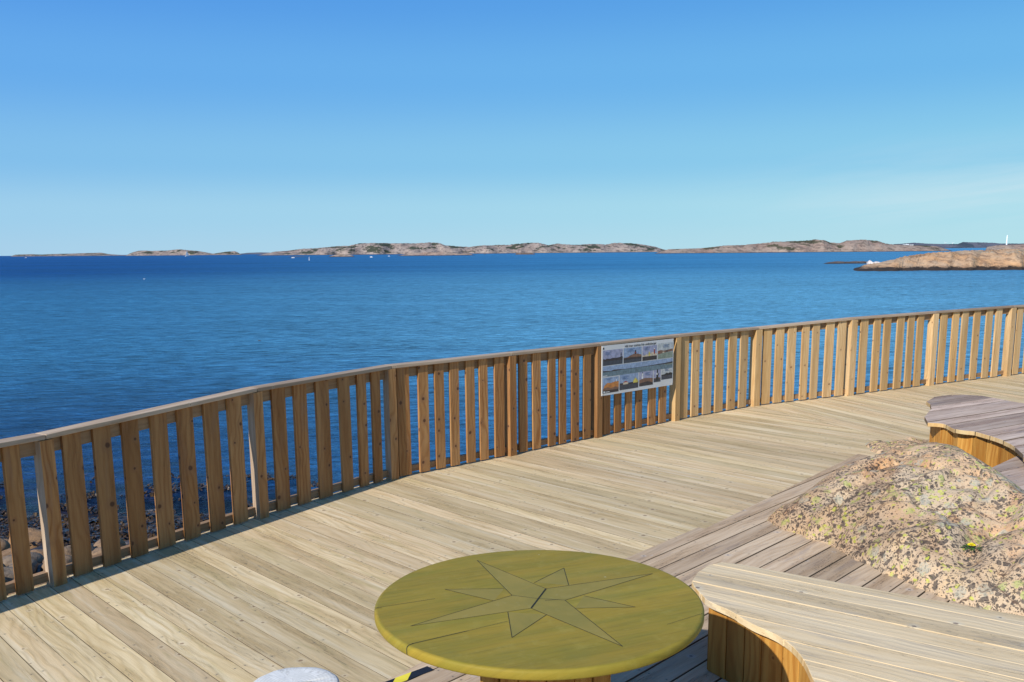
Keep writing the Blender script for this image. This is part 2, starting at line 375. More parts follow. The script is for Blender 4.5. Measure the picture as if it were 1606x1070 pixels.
def water_mat():
    g = G('sea_water'); P = g.n('ShaderNodeNewGeometry').outputs['Position']; s = g.sep(P)
    dist = g.math('SQRT', g.add(g.mul(s[0], s[0]), g.mul(s[1], s[1])))
    # wind ripples crossing two long swells, all in metres
    rot = lambda ang, kx, ky: g.xyz(g.mul(g.add(g.mul(s[0], math.cos(ang)), g.mul(s[1], math.sin(ang))), kx), g.mul(g.add(g.mul(s[0], -math.sin(ang)), g.mul(s[1], math.cos(ang))), ky))
    r1 = g.noise(rot(.5, .9, 3.4), 1, 4, .6, .5)
    r2 = g.noise(rot(-.35, 1.2, 4.6), 1, 3, .6, .4)
    r3 = g.noise(rot(.15, .8, 1.9), 1, 6, .78, .3)
    r4 = g.noise(rot(.05, .07, .20), 1, 7, .75)
    gust = g.noise(rot(.1, .004, .02), 1, 5, .6)
    near = g.lin(dist, 10, 300, 1.0, .9)
    h = g.add(g.mul(g.add(r1, g.mul(r2, .9)), g.mul(near, .19)), g.add(g.mul(r3, .36), g.mul(r4, 1.4)))
    nrm = g.bump(h, g.lin(gust, .3, .7, .6, 1.0), 1.0)
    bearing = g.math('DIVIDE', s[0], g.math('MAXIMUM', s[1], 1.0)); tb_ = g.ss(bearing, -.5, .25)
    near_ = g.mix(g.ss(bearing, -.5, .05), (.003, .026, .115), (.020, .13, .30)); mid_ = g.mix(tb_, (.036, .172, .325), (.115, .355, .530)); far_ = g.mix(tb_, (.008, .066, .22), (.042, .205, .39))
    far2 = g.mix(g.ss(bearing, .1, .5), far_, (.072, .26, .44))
    deep = g.mix(g.ss(dist, 14, 46), near_, mid_); deep = g.mix(g.ss(dist, 75, 260), deep, far2)  # sky reflection by bearing and distance painted into body colour, plus paler shallows
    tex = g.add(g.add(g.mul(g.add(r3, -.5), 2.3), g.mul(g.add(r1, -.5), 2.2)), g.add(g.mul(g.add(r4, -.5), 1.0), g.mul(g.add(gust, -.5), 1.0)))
    tv = g.add(1.0, tex); deep = g.mix(1.0, deep, g.xyz(tv, tv, tv), 'MULTIPLY')  # light and dark of the ripples multiplied into the colour
    kelp = g.noise(g.xyz(s[0], s[1], 0.0), 1.1, 5, .65, .6)
    shore = g.ss(g.add(s[1], g.mul(g.add(kelp, -.5), 7.0)), 18.5, 14.3)
    deep = g.mix(g.mul(shore, g.ss(s[0], 4, -2)), deep, g.mix(g.ss(kelp, .5, .62), (.006, .011, .022), (.035, .022, .008)))
    df = g.n('ShaderNodeBsdfDiffuse', {'Color': deep, 'Normal': nrm}); gl = g.n('ShaderNodeBsdfGlossy', {'Color': (.62, .88, 1.0, 1), 'Roughness': g.lin(dist, 10, 600, .10, .25), 'Normal': nrm})
    fr = g.n('ShaderNodeFresnel', {'IOR': 1.333, 'Normal': nrm}).outputs[0]; fr = g.math('MINIMUM', fr, g.lin(dist, 15, 200, .30, .16))   # facets of a choppy sea never reach full grazing reflection
    mx = g.n('ShaderNodeMixShader', {0: fr}); g.t.links.new(df.outputs[0], mx.inputs[1]); g.t.links.new(gl.outputs[0], mx.inputs[2])
    o = g.n('ShaderNodeOutputMaterial'); g.t.links.new(mx.outputs[0], o.inputs[0]); return g.m
M['water'] = water_mat()

# ------------------------------------------------------------------ sea
def sheet():
    vs, fs = [], []
    xs = [-60000, -8000, -1500, -300, -60, 0, 60, 300, 1500, 8000, 60000]; ys = [-200, -20, 9, 30, 80, 200, 600, 2000, 6000, 20000, 90000]
    for y in ys:
        for x in xs: vs.append((x, y, SEA))
    n = len(xs)
    for j in range(len(ys) - 1):
        for i in range(n - 1): fs.append((j * n + i, j * n + i + 1, (j + 1) * n + i + 1, (j + 1) * n + i))
    return vs, fs
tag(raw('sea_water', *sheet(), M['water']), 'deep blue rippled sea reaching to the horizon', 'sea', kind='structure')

# ------------------------------------------------------------------ islands
def interp(pts, x):
    if x <= pts[0][0]: return pts[0][1]
    for (a, b), (c, d) in zip(pts[:-1], pts[1:]):
        if x <= c: return b + (d - b) * (x - a) / (c - a)
    return pts[-1][1]

def island(name, D, prof, depth, mat, label, rough=.25, nx=260, ny=26, seed=0, jag=.15, base=None):
    """prof: (bearing as picture column, skyline row); the land is depth metres deep starting D metres out"""
    p0, p1 = prof[0][0], prof[-1][0]; vs, fs = [], []
    for j in range(ny + 1):
        t = j / ny
        for i in range(nx + 1):
            px = p0 + (p1 - p0) * i / nx
            top = max(zat(px, interp(prof, px), D + depth * .35), SEA + .05) - SEA
            endt = min(1.0, min(i, nx - i) / (nx * .05) )
            X0 = xat(px, 400, D)
            y = D + depth * t + (mn.noise(Vector((px * .05 + seed, t * 3, 1))) * depth * .12 if 0 < j else mn.noise(Vector((px * .05 + seed, 0, 1))) * depth * .12)
            x = X0 * (1 + .0 * t) * (y / D) ** 1.0
            sh = min(1.0, (t / .38)) if t < .38 else 1 - ((t - .38) / .62) ** 1.6
            sh = max(0, math.sin(sh * math.pi / 2)) if t < .38 else max(0, sh)
            f = mn.fractal(Vector((x, y * 1.0, seed * 9.1)) / (max(top, 2.0) * 2.2), 1.0, 2.1, 5)
            rid = abs(mn.fractal(Vector((x, y, seed * 3.3 + 50)) / (max(top, 2.0) * 1.2), 1.0, 2.2, 4))
            z = SEA - .3 * min(top, 2) + (top + .3 * min(top, 2)) * sh * (1 + rough * f * .5 * (1 - sh * .75) - jag * rid * sh * .6) * (0.15 + .85 * endt)
            if t in (0, 1): z = SEA - 1.0
            vs.append((x, y, z))
    n = nx + 1
    for j in range(ny):
        for i in range(nx): fs.append((j * n + i, j * n + i + 1, (j + 1) * n + i + 1, (j + 1) * n + i))
    o = raw(name, vs, fs, mat); tag(o, label, 'island', kind='structure'); return o

c1 = lambda L: [(x / 4.015, 370 + y / 4.015) for x, y in L]
c2 = lambda L: [(400 + x / 4.015, 370 + y / 4.015) for x, y in L]
c3 = lambda L: [(800 + x / 4.015, 370 + y / 4.015) for x, y in L]
c4 = lambda L: [(1200 + x / 3.955, 350 + y / 3.955) for x, y in L]
island('island', 5200, c1([(60, 126), (80, 119), (140, 117), (200, 115), (260, 118), (330, 114), (440, 112), (520, 109), (600, 107), (640, 106), (680, 114), (740, 119), (820, 122)]), 500, M['island'], 'long flat pale island on the horizon at the far left', seed=1)
island('island', 3600, c1([(770, 127), (800, 119), (840, 102), (880, 92), (960, 94), (1050, 92), (1130, 84), (1190, 90), (1250, 95), (1300, 104), (1340, 112), (1370, 108), (1420, 100), (1480, 96), (1510, 108), (1535, 122)]), 260, M['island'], 'small humped pale island with the sailing boat in front', seed=2)
island('island', 6500, c1([(1500, 114), (1560, 107), (1640, 104), (1720, 106), (1800, 110)]), 500, M['ridge'], 'faint bluish land between two pale islands', seed=12, nx=80)
island('island', 2050, c2([(-10, 121), (60, 106), (140, 98), (200, 94), (300, 81), (400, 76), (500, 66), (600, 60), (650, 48), (750, 44), (900, 46), (1000, 46), (1100, 40), (1150, 42), (1200, 58), (1280, 66), (1350, 69), (1420, 60), (1500, 58), (1606, 54)]) + c3([(50, 49), (120, 42), (180, 43), (240, 58), (300, 46), (330, 51), (400, 56), (540, 50), (600, 54), (650, 44), (760, 46), (830, 53), (900, 66), (960, 76), (1050, 84)]), 300, M['island'], 'long rocky island with dark scrub across the bay', nx=620, ny=40, seed=3)
island('island', 1130, c2([(880, 128), (940, 118), (1000, 108), (1060, 104), (1150, 101), (1230, 103), (1290, 112), (1330, 110), (1390, 120)]), 50, M['island2'], 'low pale spit in front of the long rocky island', seed=4, nx=160)
island('island', 1010, c2([(460, 131), (500, 121), (560, 118), (610, 122), (630, 131)]), 30, M['island2'], 'tiny pale skerry left of the low spit', seed=5, nx=80)
island('island', 1150, c3([(900, 100), (930, 92), (1000, 84), (1080, 82), (1120, 80), (1200, 78), (1280, 69), (1350, 60), (1450, 58), (1540, 50), (1606, 43)]) + c4([(60, 113), (100, 114), (200, 111), (300, 101), (360, 104), (400, 119), (460, 124), (500, 108), (600, 101), (690, 108), (740, 126), (800, 133), (900, 136), (1000, 139), (1120, 148), (1165, 160)]), 190, M['island2'], 'pinkish bare island with two low domes right of centre', nx=520, ny=36, seed=6)
island('hills', 7500, c4([(740, 134), (850, 127), (920, 121), (1000, 127), (1100, 129), (1190, 129), (1220, 117), (1300, 119), (1400, 121), (1460, 127), (1640, 126), (1800, 124)]), 900, M['ridge'], 'dark bluish wooded hills on the skyline at right', seed=7)
island('island', 520, c4([(1350, 152), (1400, 142), (1460, 134), (1560, 131), (1700, 128), (1800, 130)]), 70, M['island2'], 'low pink rock hidden behind the ochre headland', seed=8, nx=120)
HD = island('headland', 172, c4([(545, 279), (580, 268), (640, 258), (700, 250), (745, 238), (800, 224), (850, 210), (950, 192), (1080, 177), (1180, 174), (1250, 170), (1400, 163), (1500, 156), (1606, 158), (1800, 150), (2000, 150)]), 46, M['head'], 'ochre granite headland with a dark tide line at right', nx=420, ny=60, seed=9, rough=.35, jag=.22)
island('skerry', 262, c4([(362, 250), (400, 241), (450, 237), (520, 238), (600, 237), (660, 240), (760, 246)]), 14, M['skerry'], 'low dark skerry off the tip of the headland', nx=220, ny=20, seed=10, rough=.9, jag=.4)
island('skerry', 1080, c2([(205, 133), (240, 130.5), (300, 131), (345, 133)]), 8, M['skerry'], 'flat dark skerry beside the white motorboat', seed=11, nx=60)
island('skerry', 1250, c3([(30, 113), (60, 107), (120, 106), (160, 113)]), 16, M['skerry'], 'flat dark reef in front of the scrubby island', seed=13, nx=60)

# ------------------------------------------------------------------ near shore
def shore_h(x, y):
    sl_ = 14.0 + 1.2 * mn.noise(Vector((x * .25, 3, 1))) + (0 if x < -3.5 else -(x + 3.5) * 1.0)
    d = sl_ - y
    z = SEA + .13 * d if d < 6 else SEA + .78 + (d - 6) * .05
    if d < 0: z = SEA + .22 * d
    return z + .14 * mn.fractal(Vector((x, y, 0)) * 1.3, 1, 2, 4)
vs, fs = [], []; NX, NY = 190, 130
for j in range(NY + 1):
    for i in range(NX + 1):
        x = -22 + 32 * i / NX; y = -2 + 22 * j / NY; z = shore_h(x, y); z = min(z, -.7)
        vs.append((x, y, z))
for j in range(NY):
    for i in range(NX): a = j * (NX + 1) + i; fs.append((a, a + 1, a + NX + 2, a + NX + 1))
g = G('wet_shore'); P = g.n('ShaderNodeNewGeometry').outputs['Position']
a = g.noise(P, 2.2, 6, .65, .4); v = g.voro(P, 6.0); s3 = g.sep(v.outputs['Color'])
c = g.mix(g.ss(a, .42, .58), (.028, .018, .010), (.085, .055, .030)); c = g.mix(g.mul(g.math('GREATER_THAN', s3[0], .8), g.ss(v.outputs['Distance'], .5, .3)), c, (.22, .16, .11))
M['shore'] = g.out(c, .5, g.bump(g.add(a, g.mul(v.outputs['Distance'], -.6)), .9, .08), .5)
tag(raw('ground', vs, fs, M['shore']), 'dark wet shore ground below the railing', 'shore', kind='structure')

g = G('shore_stone'); P = g.n('ShaderNodeTexCoord').outputs['Object']; oi = g.n('ShaderNodeObjectInfo').outputs['Random']
a = g.noise(P, 3, 5, .6); b = g.noise(P, 30, 4, .7)
c = g.mix(oi, (.30, .175, .085), (.22, .17, .12)); c = g.mix(g.mul(g.ss(a, .45, .65), .6), c, (.09, .06, .04)); c = g.mix(g.mul(g.ss(b, .5, .7), .4), c, (.34, .24, .15))
M['stone'] = g.out(c, .75, g.bump(g.add(a, b), .5, .02), .3)

def lump(seed, sx, sy, sz, nu=20, nv=12, amp=.25):
    vs, fs = [], []
    for j in range(nv + 1):
        th = math.pi * j / nv
        for i in range(nu):
            ph = 2 * math.pi * i / nu; d = Vector((math.sin(th) * math.cos(ph), math.sin(th) * math.sin(ph), math.cos(th)))
            k = 1 + amp * mn.fractal(d * 1.1 + Vector((seed * 7.3, seed, 2)), 1, 2, 3)
            k *= 1 - .12 * max(0, abs(d.x + d.y * .4) - .6)
            vs.append((d.x * sx * k, d.y * sy * k, d.z * sz * k))
    for j in range(nv):
        for i in range(nu): fs.append((j * nu + i, j * nu + (i + 1) % nu, (j + 1) * nu + (i + 1) % nu, (j + 1) * nu + i))
    return vs, [f[::-1] for f in fs]
rs = random.Random(3)
protos = []
for k in range(6):
    me = bpy.data.meshes.new('boulder'); vv, ff = lump(k, 1, .85, .55); me.from_pydata(vv, [], ff); me.materials.append(M['stone']); me.polygons.foreach_set('use_smooth', [True] * len(me.polygons)); protos.append(me)
placed = []
tries = 0
while len(placed) < 150 and tries < 6000:
    tries += 1
    px = rs.uniform(-40, 520); py = rs.uniform(848, 965)
    P3 = U(px, py, -1.75); x, y = P3.x, P3.y
    if y < 8.5 or (x > -2.5 and y < 12): continue
    s_ = rs.uniform(.10, .26) * (1.25 if y < 12.3 else .8)
    if any((x - a) ** 2 + (y - b) ** 2 < (.75 * (s_ + c_)) ** 2 for a, b, c_ in placed): continue
    if mn.noise(Vector((x * .6, y * .6, 4))) < .05 and y > 11.2: continue
    placed.append((x, y, s_))
    o = bpy.data.objects.new('boulder', protos[rs.randrange(6)]); COL.objects.link(o)
    o.location = (x, y, min(shore_h(x, y), -.7) + s_ * .22); o.scale = (s_, s_, s_ * rs.uniform(.7, 1.1)); o.rotation_euler = (rs.uniform(-.2, .2), rs.uniform(-.2, .2), rs.uniform(0, 6.28))
    tag(o, 'rounded brown beach stone on the dark shore below the railing', 'boulder', 'beach stones below the railing')

# seaweed: many small curled blades, one mass
g = G('brown_seaweed'); P = g.n('ShaderNodeNewGeometry').outputs['Position']; a = g.noise(P, 9, 3, .6)
M['weed'] = g.out(g.mix(g.ss(a, .4, .65), (.016, .010, .005), (.10, .055, .014)), .35, None, .5)
vs, fs = [], []
for k in range(16000):
    px = rs.uniform(-60, 560); py = rs.uniform(738, 900); P3 = U(px, py, -2.1); x, y = P3.x, P3.y
    if y > 18.5 or y < 10.5: continue
    if mn.fractal(Vector((x * .9, y * 1.5, 8)), 1, 2, 3) < (-.25 if y < 14.3 else .22): continue
    z = max(shore_h(x, y), SEA - .02) + .02; a_ = rs.uniform(0, 6.28); L = rs.uniform(.05, .16); w = rs.uniform(.008, .02)
    d = Vector((math.cos(a_), math.sin(a_), 0)); q = Vector((-d.y, d.x, 0)) * w; b = len(vs); p = Vector((x, y, z))
    for t, hh in ((0, 0), (.5, rs.uniform(.01, .05)), (1, rs.uniform(0, .03))):
        e = p + d * L * t + Vector((0, 0, hh)); vs += [e - q, e + q]
    fs += [(b, b + 1, b + 3, b + 2), (b + 2, b + 3, b + 5, b + 4)]
tag(raw('seaweed', vs, fs, M['weed'], smooth=False), 'brown seaweed washed up along the waterline', 'seaweed', kind='stuff')

# ------------------------------------------------------------------ fence positions
c5=[(118,990),(245,950),(360,910),(480,870),(592,832),(703,793),(808,758),(905,722),(1005,692)]
c6=[(185,965),(293,920),(405,885),(515,848),(618,810),(722,785),(822,767),(918,750),(995,735),(1087,708),(1175,690),(1262,675),(1340,655),(1410,640)]
c7=[(143,750),(220,745),(278,725),(352,710),(422,690),(490,680),(555,665),(622,652),(690,648),(745,632),(811,620),(874,608),(935,597),(995,580),(1055,568),(1115,558),(1170,545),(1237,535),(1300,522),(1363,510),(1427,497)]
c8=[(25,645),(88,635),(150,625),(217,617),(287,610),(355,600),(422,595),(490,585),(560,578),(620,575),(683,563),(750,553),(815,547),(883,537),(945,530),(1010,525),(1075,520),(1133,508),(1197,500),(1260,495),(1328,487),(1390,478),(1455,473),(1510,470),(1567,458)]
slat_px = [(x/2.675,560+y/2.675) for x,y in c5]+[(360+x/3.5675,540+y/3.5675) for x,y in c6]+[(740+x/3.491,500+y/3.491) for x,y in c7]+[(1160+x/3.601,460+y/3.601) for x,y in c8]
post_px = [91.6, 411.9, 617.3, 803.0, 937.7, 1059.4, 1184.4, 1332.2, 1458.5, 1579.3]
node_px = [(-2, 945), (91.6, 917), (411.9, 812), (617.3, 752), (803, 714.5), (937.7, 686), (1059.4, 660), (1184.4, 637), (1332.2, 620.5), (1458.5, 604.5), (1579.3, 590)]
nodes = [U(x, y, 0.0) for x, y in node_px]
e0 = (nodes[1] - U(411.9, 812, 0)).normalized(); nodes[0] = nodes[1] + e0 * 1.6
nodes.insert(0, nodes[0] + e0 * 1.9); 
eN = (nodes[-1] - nodes[-3]).normalized(); nodes += [nodes[-1] + eN * 1.8, nodes[-1] + eN * 3.6]
rail_top = [(0,696),(200,650),(360,614),(604,573),(757,557),(937,538),(1055,525),(1160,515.5),(1340,497.5),(1460,488.6),(1606,478)]
def to_px(p):
    d = p - Vector((0, 0, CH)); zc = d.dot(fwd); return PX + F * d.dot(right) / zc, PY + F * d.dot(down) / zc
def heightat(p):                            # top of the rail above that foot point
    lo, hi = .6, 1.3
    if p.x < nodes[1].x - .2 or p.x > nodes[-3].x: 
        q = nodes[2] if p.x < 0 else nodes[-3]; return heightat(q)
    for _ in range(30):
        mid = (lo + hi) / 2; x, y = to_px(Vector((p.x, p.y + .05, mid)))
        if y > interp(rail_top, x): lo = mid
        else: hi = mid
    return lo
hts = [heightat(p) for p in nodes]
hts[0] = hts[1] = hts[2]
print('rail heights', [round(h, 3) for h in hts])
CAPT = .028
railing = empty('wooden_railing', nodes[0], 'long curved pine railing with vertical slats along the deck edge', 'railing')
segs = []
for i in range(len(nodes) - 1):
    a, b = nodes[i], nodes[i + 1]; e = (b - a); L = e.length; e = e / L; nrm = Vector((e.y, -e.x, 0))   # towards the deck
    segs.append((a, b, e, nrm, L))
def on_line(x2, y2):                         # nearest foot point on the railing line
    best = None
    for i, (a, b, e, nrm, L) in enumerate(segs):
        t = max(0, min(L, (Vector((x2, y2, 0)) - a).dot(e))); q = a + e * t; d = (q - Vector((x2, y2, 0))).length
        if best is None or d < best[0]: best = (d, i, t, q)
    return best
def H(i, t): return hts[i] + (hts[i + 1] - hts[i]) * t / segs[i][4]

def tbox(mb, p, e, nrm, w, th, z0, z1, back=0.0, rnd=None):
    c = Vector((p.x, p.y, (z0 + z1) / 2)) - nrm * (back + th / 2)
    mb.box(c, e, nrm, (0, 0, 1), w, th, z1 - z0, 2, rnd=rnd)
rf = random.Random(11)
feet = []
for (x, y) in slat_px:
    if min(abs(x - q) for q in post_px) < 4: continue
    P0 = U(x, y, 0.015); d, i, t, q = on_line(P0.x, P0.y); feet.append((i, t, q))
for i, ts in ((0, [.25, .47, .69, .91, 1.13, 1.35, 1.57, 1.75]), (1, [.22, .44, .66, .86, 1.05, 1.24, 1.42]), (len(segs) - 2, [.24, .48, .72, .96, 1.2, 1.44]), (len(segs) - 1, [.24, .48, .72, .96, 1.2, 1.44])):
    a, b, e, nrm, L = segs[i]
    for t in ts:
        q = a + e * t; xx, _ = to_px(q)
        if i >= len(segs) - 2 or xx < 28: feet.append((i, t, q))
# keep one slat per place
ff = []
for f in sorted(feet, key=lambda f: (f[0], f[1])):
    if ff and (ff[-1][2] - f[2]).length < .09: continue
    ff.append(f)
for k, (i, t, q) in enumerate(ff):
    a, b, e, nrm, L = segs[i]; near = [(ff[j][2] - q).length for j in (k - 1, k + 1) if 0 <= j < len(ff)]
    sp_ = min(.25, max(.15, min(near)))
    w = sp_ * (.60 if q.x < 1.5 else .66); w = max(.098, min(.145, w))
    mb = MB(); top = H(i, t) - CAPT - .001
    lean = rf.uniform(-.004, .004)
    ax = Vector((e.x, e.y, 0)); az = Vector((e.x * lean, e.y * lean, 1)).normalized()
    mb.box(Vector((q.x, q.y, (.012 + top) / 2)) - nrm * (.011 + rf.uniform(-.001, .001)), ax, nrm, az, w, .022, top - .012, 2)
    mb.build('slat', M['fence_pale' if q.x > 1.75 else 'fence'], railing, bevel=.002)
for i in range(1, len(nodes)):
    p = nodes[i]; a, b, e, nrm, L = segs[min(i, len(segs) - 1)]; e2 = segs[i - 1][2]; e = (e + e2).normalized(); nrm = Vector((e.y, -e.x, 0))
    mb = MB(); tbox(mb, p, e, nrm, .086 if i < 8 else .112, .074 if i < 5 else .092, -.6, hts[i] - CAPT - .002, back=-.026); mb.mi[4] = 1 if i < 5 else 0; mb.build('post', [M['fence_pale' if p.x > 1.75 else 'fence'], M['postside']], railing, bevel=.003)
for i, (a, b, e, nrm, L) in enumerate(segs):
    for nm, z0f, z1f, mt in (('top_rail', -.115, -CAPT - .003, 'rail'), ('bottom_rail', None, None, 'rail')):
        mb = MB(); vs_ = []
        za0, za1, zb0, zb1 = (hts[i] + z0f, hts[i] + z1f, hts[i + 1] + z0f, hts[i + 1] + z1f) if z0f else (.03, .085, .03, .085)
        A = a + e * .035; B = b - e * .035; th = .043; r_ = (rf.random(), rf.random())
        P = [A - nrm * .0235, B - nrm * .0235, B - nrm * (.0235 + th), A - nrm * (.0235 + th)]
        lowz = [za0, zb0, zb0, za0]; hiz = [za1, zb1, zb1, za1]
        lo_ = [Vector((p.x, p.y, z)) for p, z in zip(P, lowz)]; hi_ = [Vector((p.x, p.y, z)) for p, z in zip(P, hiz)]
        u = [0, L, L, 0]
        mb.face([hi_[0], hi_[1], hi_[2], hi_[3]], [(0, 0), (L, 0), (L, th), (0, th)], r_)
        mb.face([lo_[3], lo_[2], lo_[1], lo_[0]], [(0, 0), (L, 0), (L, th), (0, th)], r_)
        for k in range(4):
            j = (k + 1) % 4; mb.face([lo_[k], lo_[j], hi_[j], hi_[k]], [(u[k], .2), (u[j], .2), (u[j], .29), (u[k], .29)], r_)
        mb.build(nm, M[mt], railing)
    # cap board, mitred on the bisectors
    def off(k, s):
        if k == 0: n_ = segs[0][3]
        elif k == len(nodes) - 1: n_ = segs[-1][3]
        else:
            n_ = (segs[k - 1][3] + segs[k][3]).normalized(); n_ = n_ / max(.5, n_.dot(segs[k][3]))
        return nodes[k] + n_ * s
    g1, g2 = e * .0015, e * -.0015
    P = [off(i, .022) + g1, off(i + 1, .022) + g2, off(i + 1, -.085) + g2, off(i, -.085) + g1]
    zt = [hts[i], hts[i + 1], hts[i + 1], hts[i]]; r_ = (rf.random(), rf.random())
    hi_ = [Vector((p.x, p.y, z)) for p, z in zip(P, zt)]; lo_ = [Vector((p.x, p.y, z - CAPT)) for p, z in zip(P, zt)]; mb = MB(); o_ = rf.random() * 40
    mb.v = [tuple(p) for p in hi_ + lo_]; u = [o_, o_ + L, o_ + L, o_]; vv = [0, 0, .107, .107]
    F_ = [(0, 3, 2, 1), (4, 5, 6, 7)] + [(k, (k + 1) % 4, (k + 1) % 4 + 4, k + 4) for k in range(4)]
    mb.f = [list(f[::-1]) for f in F_]; mb.uv = [[(u[q % 4], vv[q % 4] + (.03 if q > 3 else 0)) for q in f] for f in mb.f]; mb.rn = [r_] * 6; mb.mi = [0] * 6
    mb.build('handrail', M['cap'], railing, bevel=.004)

# ------------------------------------------------------------------ deck
outer = [(p - segs[min(i, len(segs) - 1)][3] * .085) for i, p in enumerate(nodes)]
split_a = Vector((3.12, 11.62)); sd = Vector((math.cos(R(-69)), math.sin(R(-69))))
k7 = 8                                        # node where the boards change direction
regA = [(p.x, p.y) for p in outer[:k7]] + [(outer[k7].x + .02, outer[k7].y)]
endA = Vector(regA[-1]) + sd * 7.0
regA += [(endA.x, endA.y), (3.6, -1.5), (-6.5, -1.5), (-6.0, -1.2)]
mb = MB(); planks(mb, regA, -47, .1415, -.028, 0, .0036, None, phase=.045, wob=.0008, long_mi=1)
stB = Vector(regA[k7]) + Vector((.003, 0))
regB = [(stB.x, stB.y)] + [(p.x, p.y) for p in outer[k7 + 1:]] + [(outer[-1].x + 1, outer[-1].y - 4), (9, 3), (endA.x + .004, endA.y)]
planks(mb, regB, -69, .1415, -.028, 0, .0036, None, phase=.03, wob=.0008, long_mi=1)
deck = mb.build('deck', [M['deck'], M['grime']]); tag(deck, 'pale new wooden deck boards running to the railing', 'deck', kind='structure')
# joists below, so gaps look into shade
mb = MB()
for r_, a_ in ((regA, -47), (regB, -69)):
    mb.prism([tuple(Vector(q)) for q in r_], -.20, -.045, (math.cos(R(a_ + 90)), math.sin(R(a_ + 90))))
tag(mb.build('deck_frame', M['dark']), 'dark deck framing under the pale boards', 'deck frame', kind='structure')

# weathered platform, one low step up
zp = .05
v2 = lambda p: (p.x, p.y)
far_end = U(1440, 727, zp)
plat = [(-1.35, 2.65), v2(U(600, 1070, zp)), v2(U(978, 876, zp)), v2(U(1003, 879, zp)), v2(U(1110, 827, zp)), v2(U(1345, 712, zp)), v2(far_end), (4.6, 7.4), (4.6, -1), (-1.35, -1)]
mb = MB(); planks(mb, plat, 47.5, .145, zp - .03, zp, .007, (4.2, 5.0), phase=.062, wob=.0015, long_mi=1)
tri = [v2(U(978, 876, zp)), v2(U(1095, 826, zp)), v2(U(1108, 828.5, zp)), v2(U(1000, 882, zp))]
mb.prism(tri, zp - .03, zp - .004, (math.cos(R(48)), math.sin(R(48))))
platform = mb.build('platform', [M['weathered'], M['grime']], bevel=.002, seg=1); tag(platform, 'weathered grey board platform around the bare rock', 'platform', kind='structure')
# dark bearer below the platform edge
mb = MB(); mb.prism([(-1.3, 2.6), (-1.3, 2.72), (4.5, 7.5), (4.5, -1), (-1.3, -1)], .002, .018, (1, 0)); tag(mb.build('platform_frame', M['dark']), 'dark bearers under the platform', 'platform frame', kind='structure')

# hazard tape on the platform edge
tp = empty('hazard_tape', U(640, 1058, zp + .004), 'black and yellow striped tape on the platform edge beside the round table', 'tape')
a = U(600, 1071, zp + .0025); b = U(670, 1045, zp + .0025); ed = (b - a).normalized(); sd_ = Vector((ed.y, -ed.x, 0)); a -= ed * .9; tot = (b - a).length; W_ = .052
kk = [0.0]
while kk[-1] < tot: kk.append(kk[-1] + .088)
by, bk = MB(), MB()
for i in range(len(kk) - 1):
    s0, s1 = kk[i], min(kk[i + 1], tot); sh = -.06
    q = [a + ed * s0, a + ed * s1, a + ed * (s1 + (sh if s1 < tot else 0)) + sd_ * W_, a + ed * (s0 + (sh if i else 0)) + sd_ * W_]
    t_ = (by if (len(kk) - i) % 2 else bk); t_.prism([(p.x, p.y) for p in q], zp + .0022, zp + .003, (1, 0))
by.build('yellow_stripe', M['yellow_tape'], tp); bk.build('black_stripe', M['black_tape'], tp)

# ------------------------------------------------------------------ rock outcrop
cont = [U(1203, 816, zp), U(1215, 826, zp), U(1290, 853, zp), U(1350, 881, zp), U(1400, 906, zp), U(1440, 923, zp), U(1500, 946, zp), U(1560, 962, zp), U(1640, 985, zp)]
cont += [Vector((3.2, 3.6, 0)), Vector((4.6, 4.2, 0)), Vector((4.9, 6.2, 0)), Vector((4.7, 7.2, 0)), Vector((4.45, 8.1, 0)), U(1470, 688, .0), U(1440, 680, 0), U(1418, 683, 0), U(1405, 692, 0), U(1352, 697, 0), U(1358, 706, 0), U(1418, 724, zp), U(1395, 728, zp), U(1345, 733, zp), U(1318, 742, zp), U(1275, 765, zp), U(1240, 790, zp)]
poly = [(p.x, p.y) for p in cont]
def pip(x, y):
    ins = False; n = len(poly); j = n - 1
    for i in range(n):
        xi, yi = poly[i]; xj, yj = poly[j]
        if (yi > y) != (yj > y) and x < (xj - xi) * (y - yi) / (yj - yi) + xi: ins = not ins
        j = i
    return ins
def sdist(x, y):
    best = 1e9; p = Vector((x, y))
    for i in range(len(poly)):
        a = Vector(poly[i]); b = Vector(poly[(i + 1) % len(poly)]); e = b - a; t = max(0, min(1, (p - a).dot(e) / e.length_squared)); best = min(best, (p - a - e * t).length)
    return best if pip(x, y) else -best
ROCKH = .36
SIL = [(1240, 790), (1310, 738), (1345, 722), (1400, 704), (1440, 697), (1468, 691), (1500, 701), (1552, 734), (1606, 771), (1700, 830)]
CREST = [(1240, 6.6), (1345, 8.0), (1400, 7.7), (1468, 7.4), (1552, 6.8), (1606, 6.2), (1750, 5.6)]
def crest(x, y):                            # the sheer back of the outcrop, seen from the railing side
    px, _ = to_px(Vector((x, y, .25))); d = ray(px, interp(SIL, px)); c_ = interp(CREST, px)
    return CH + y * d.z / d.y - max(0, y - c_) * .55
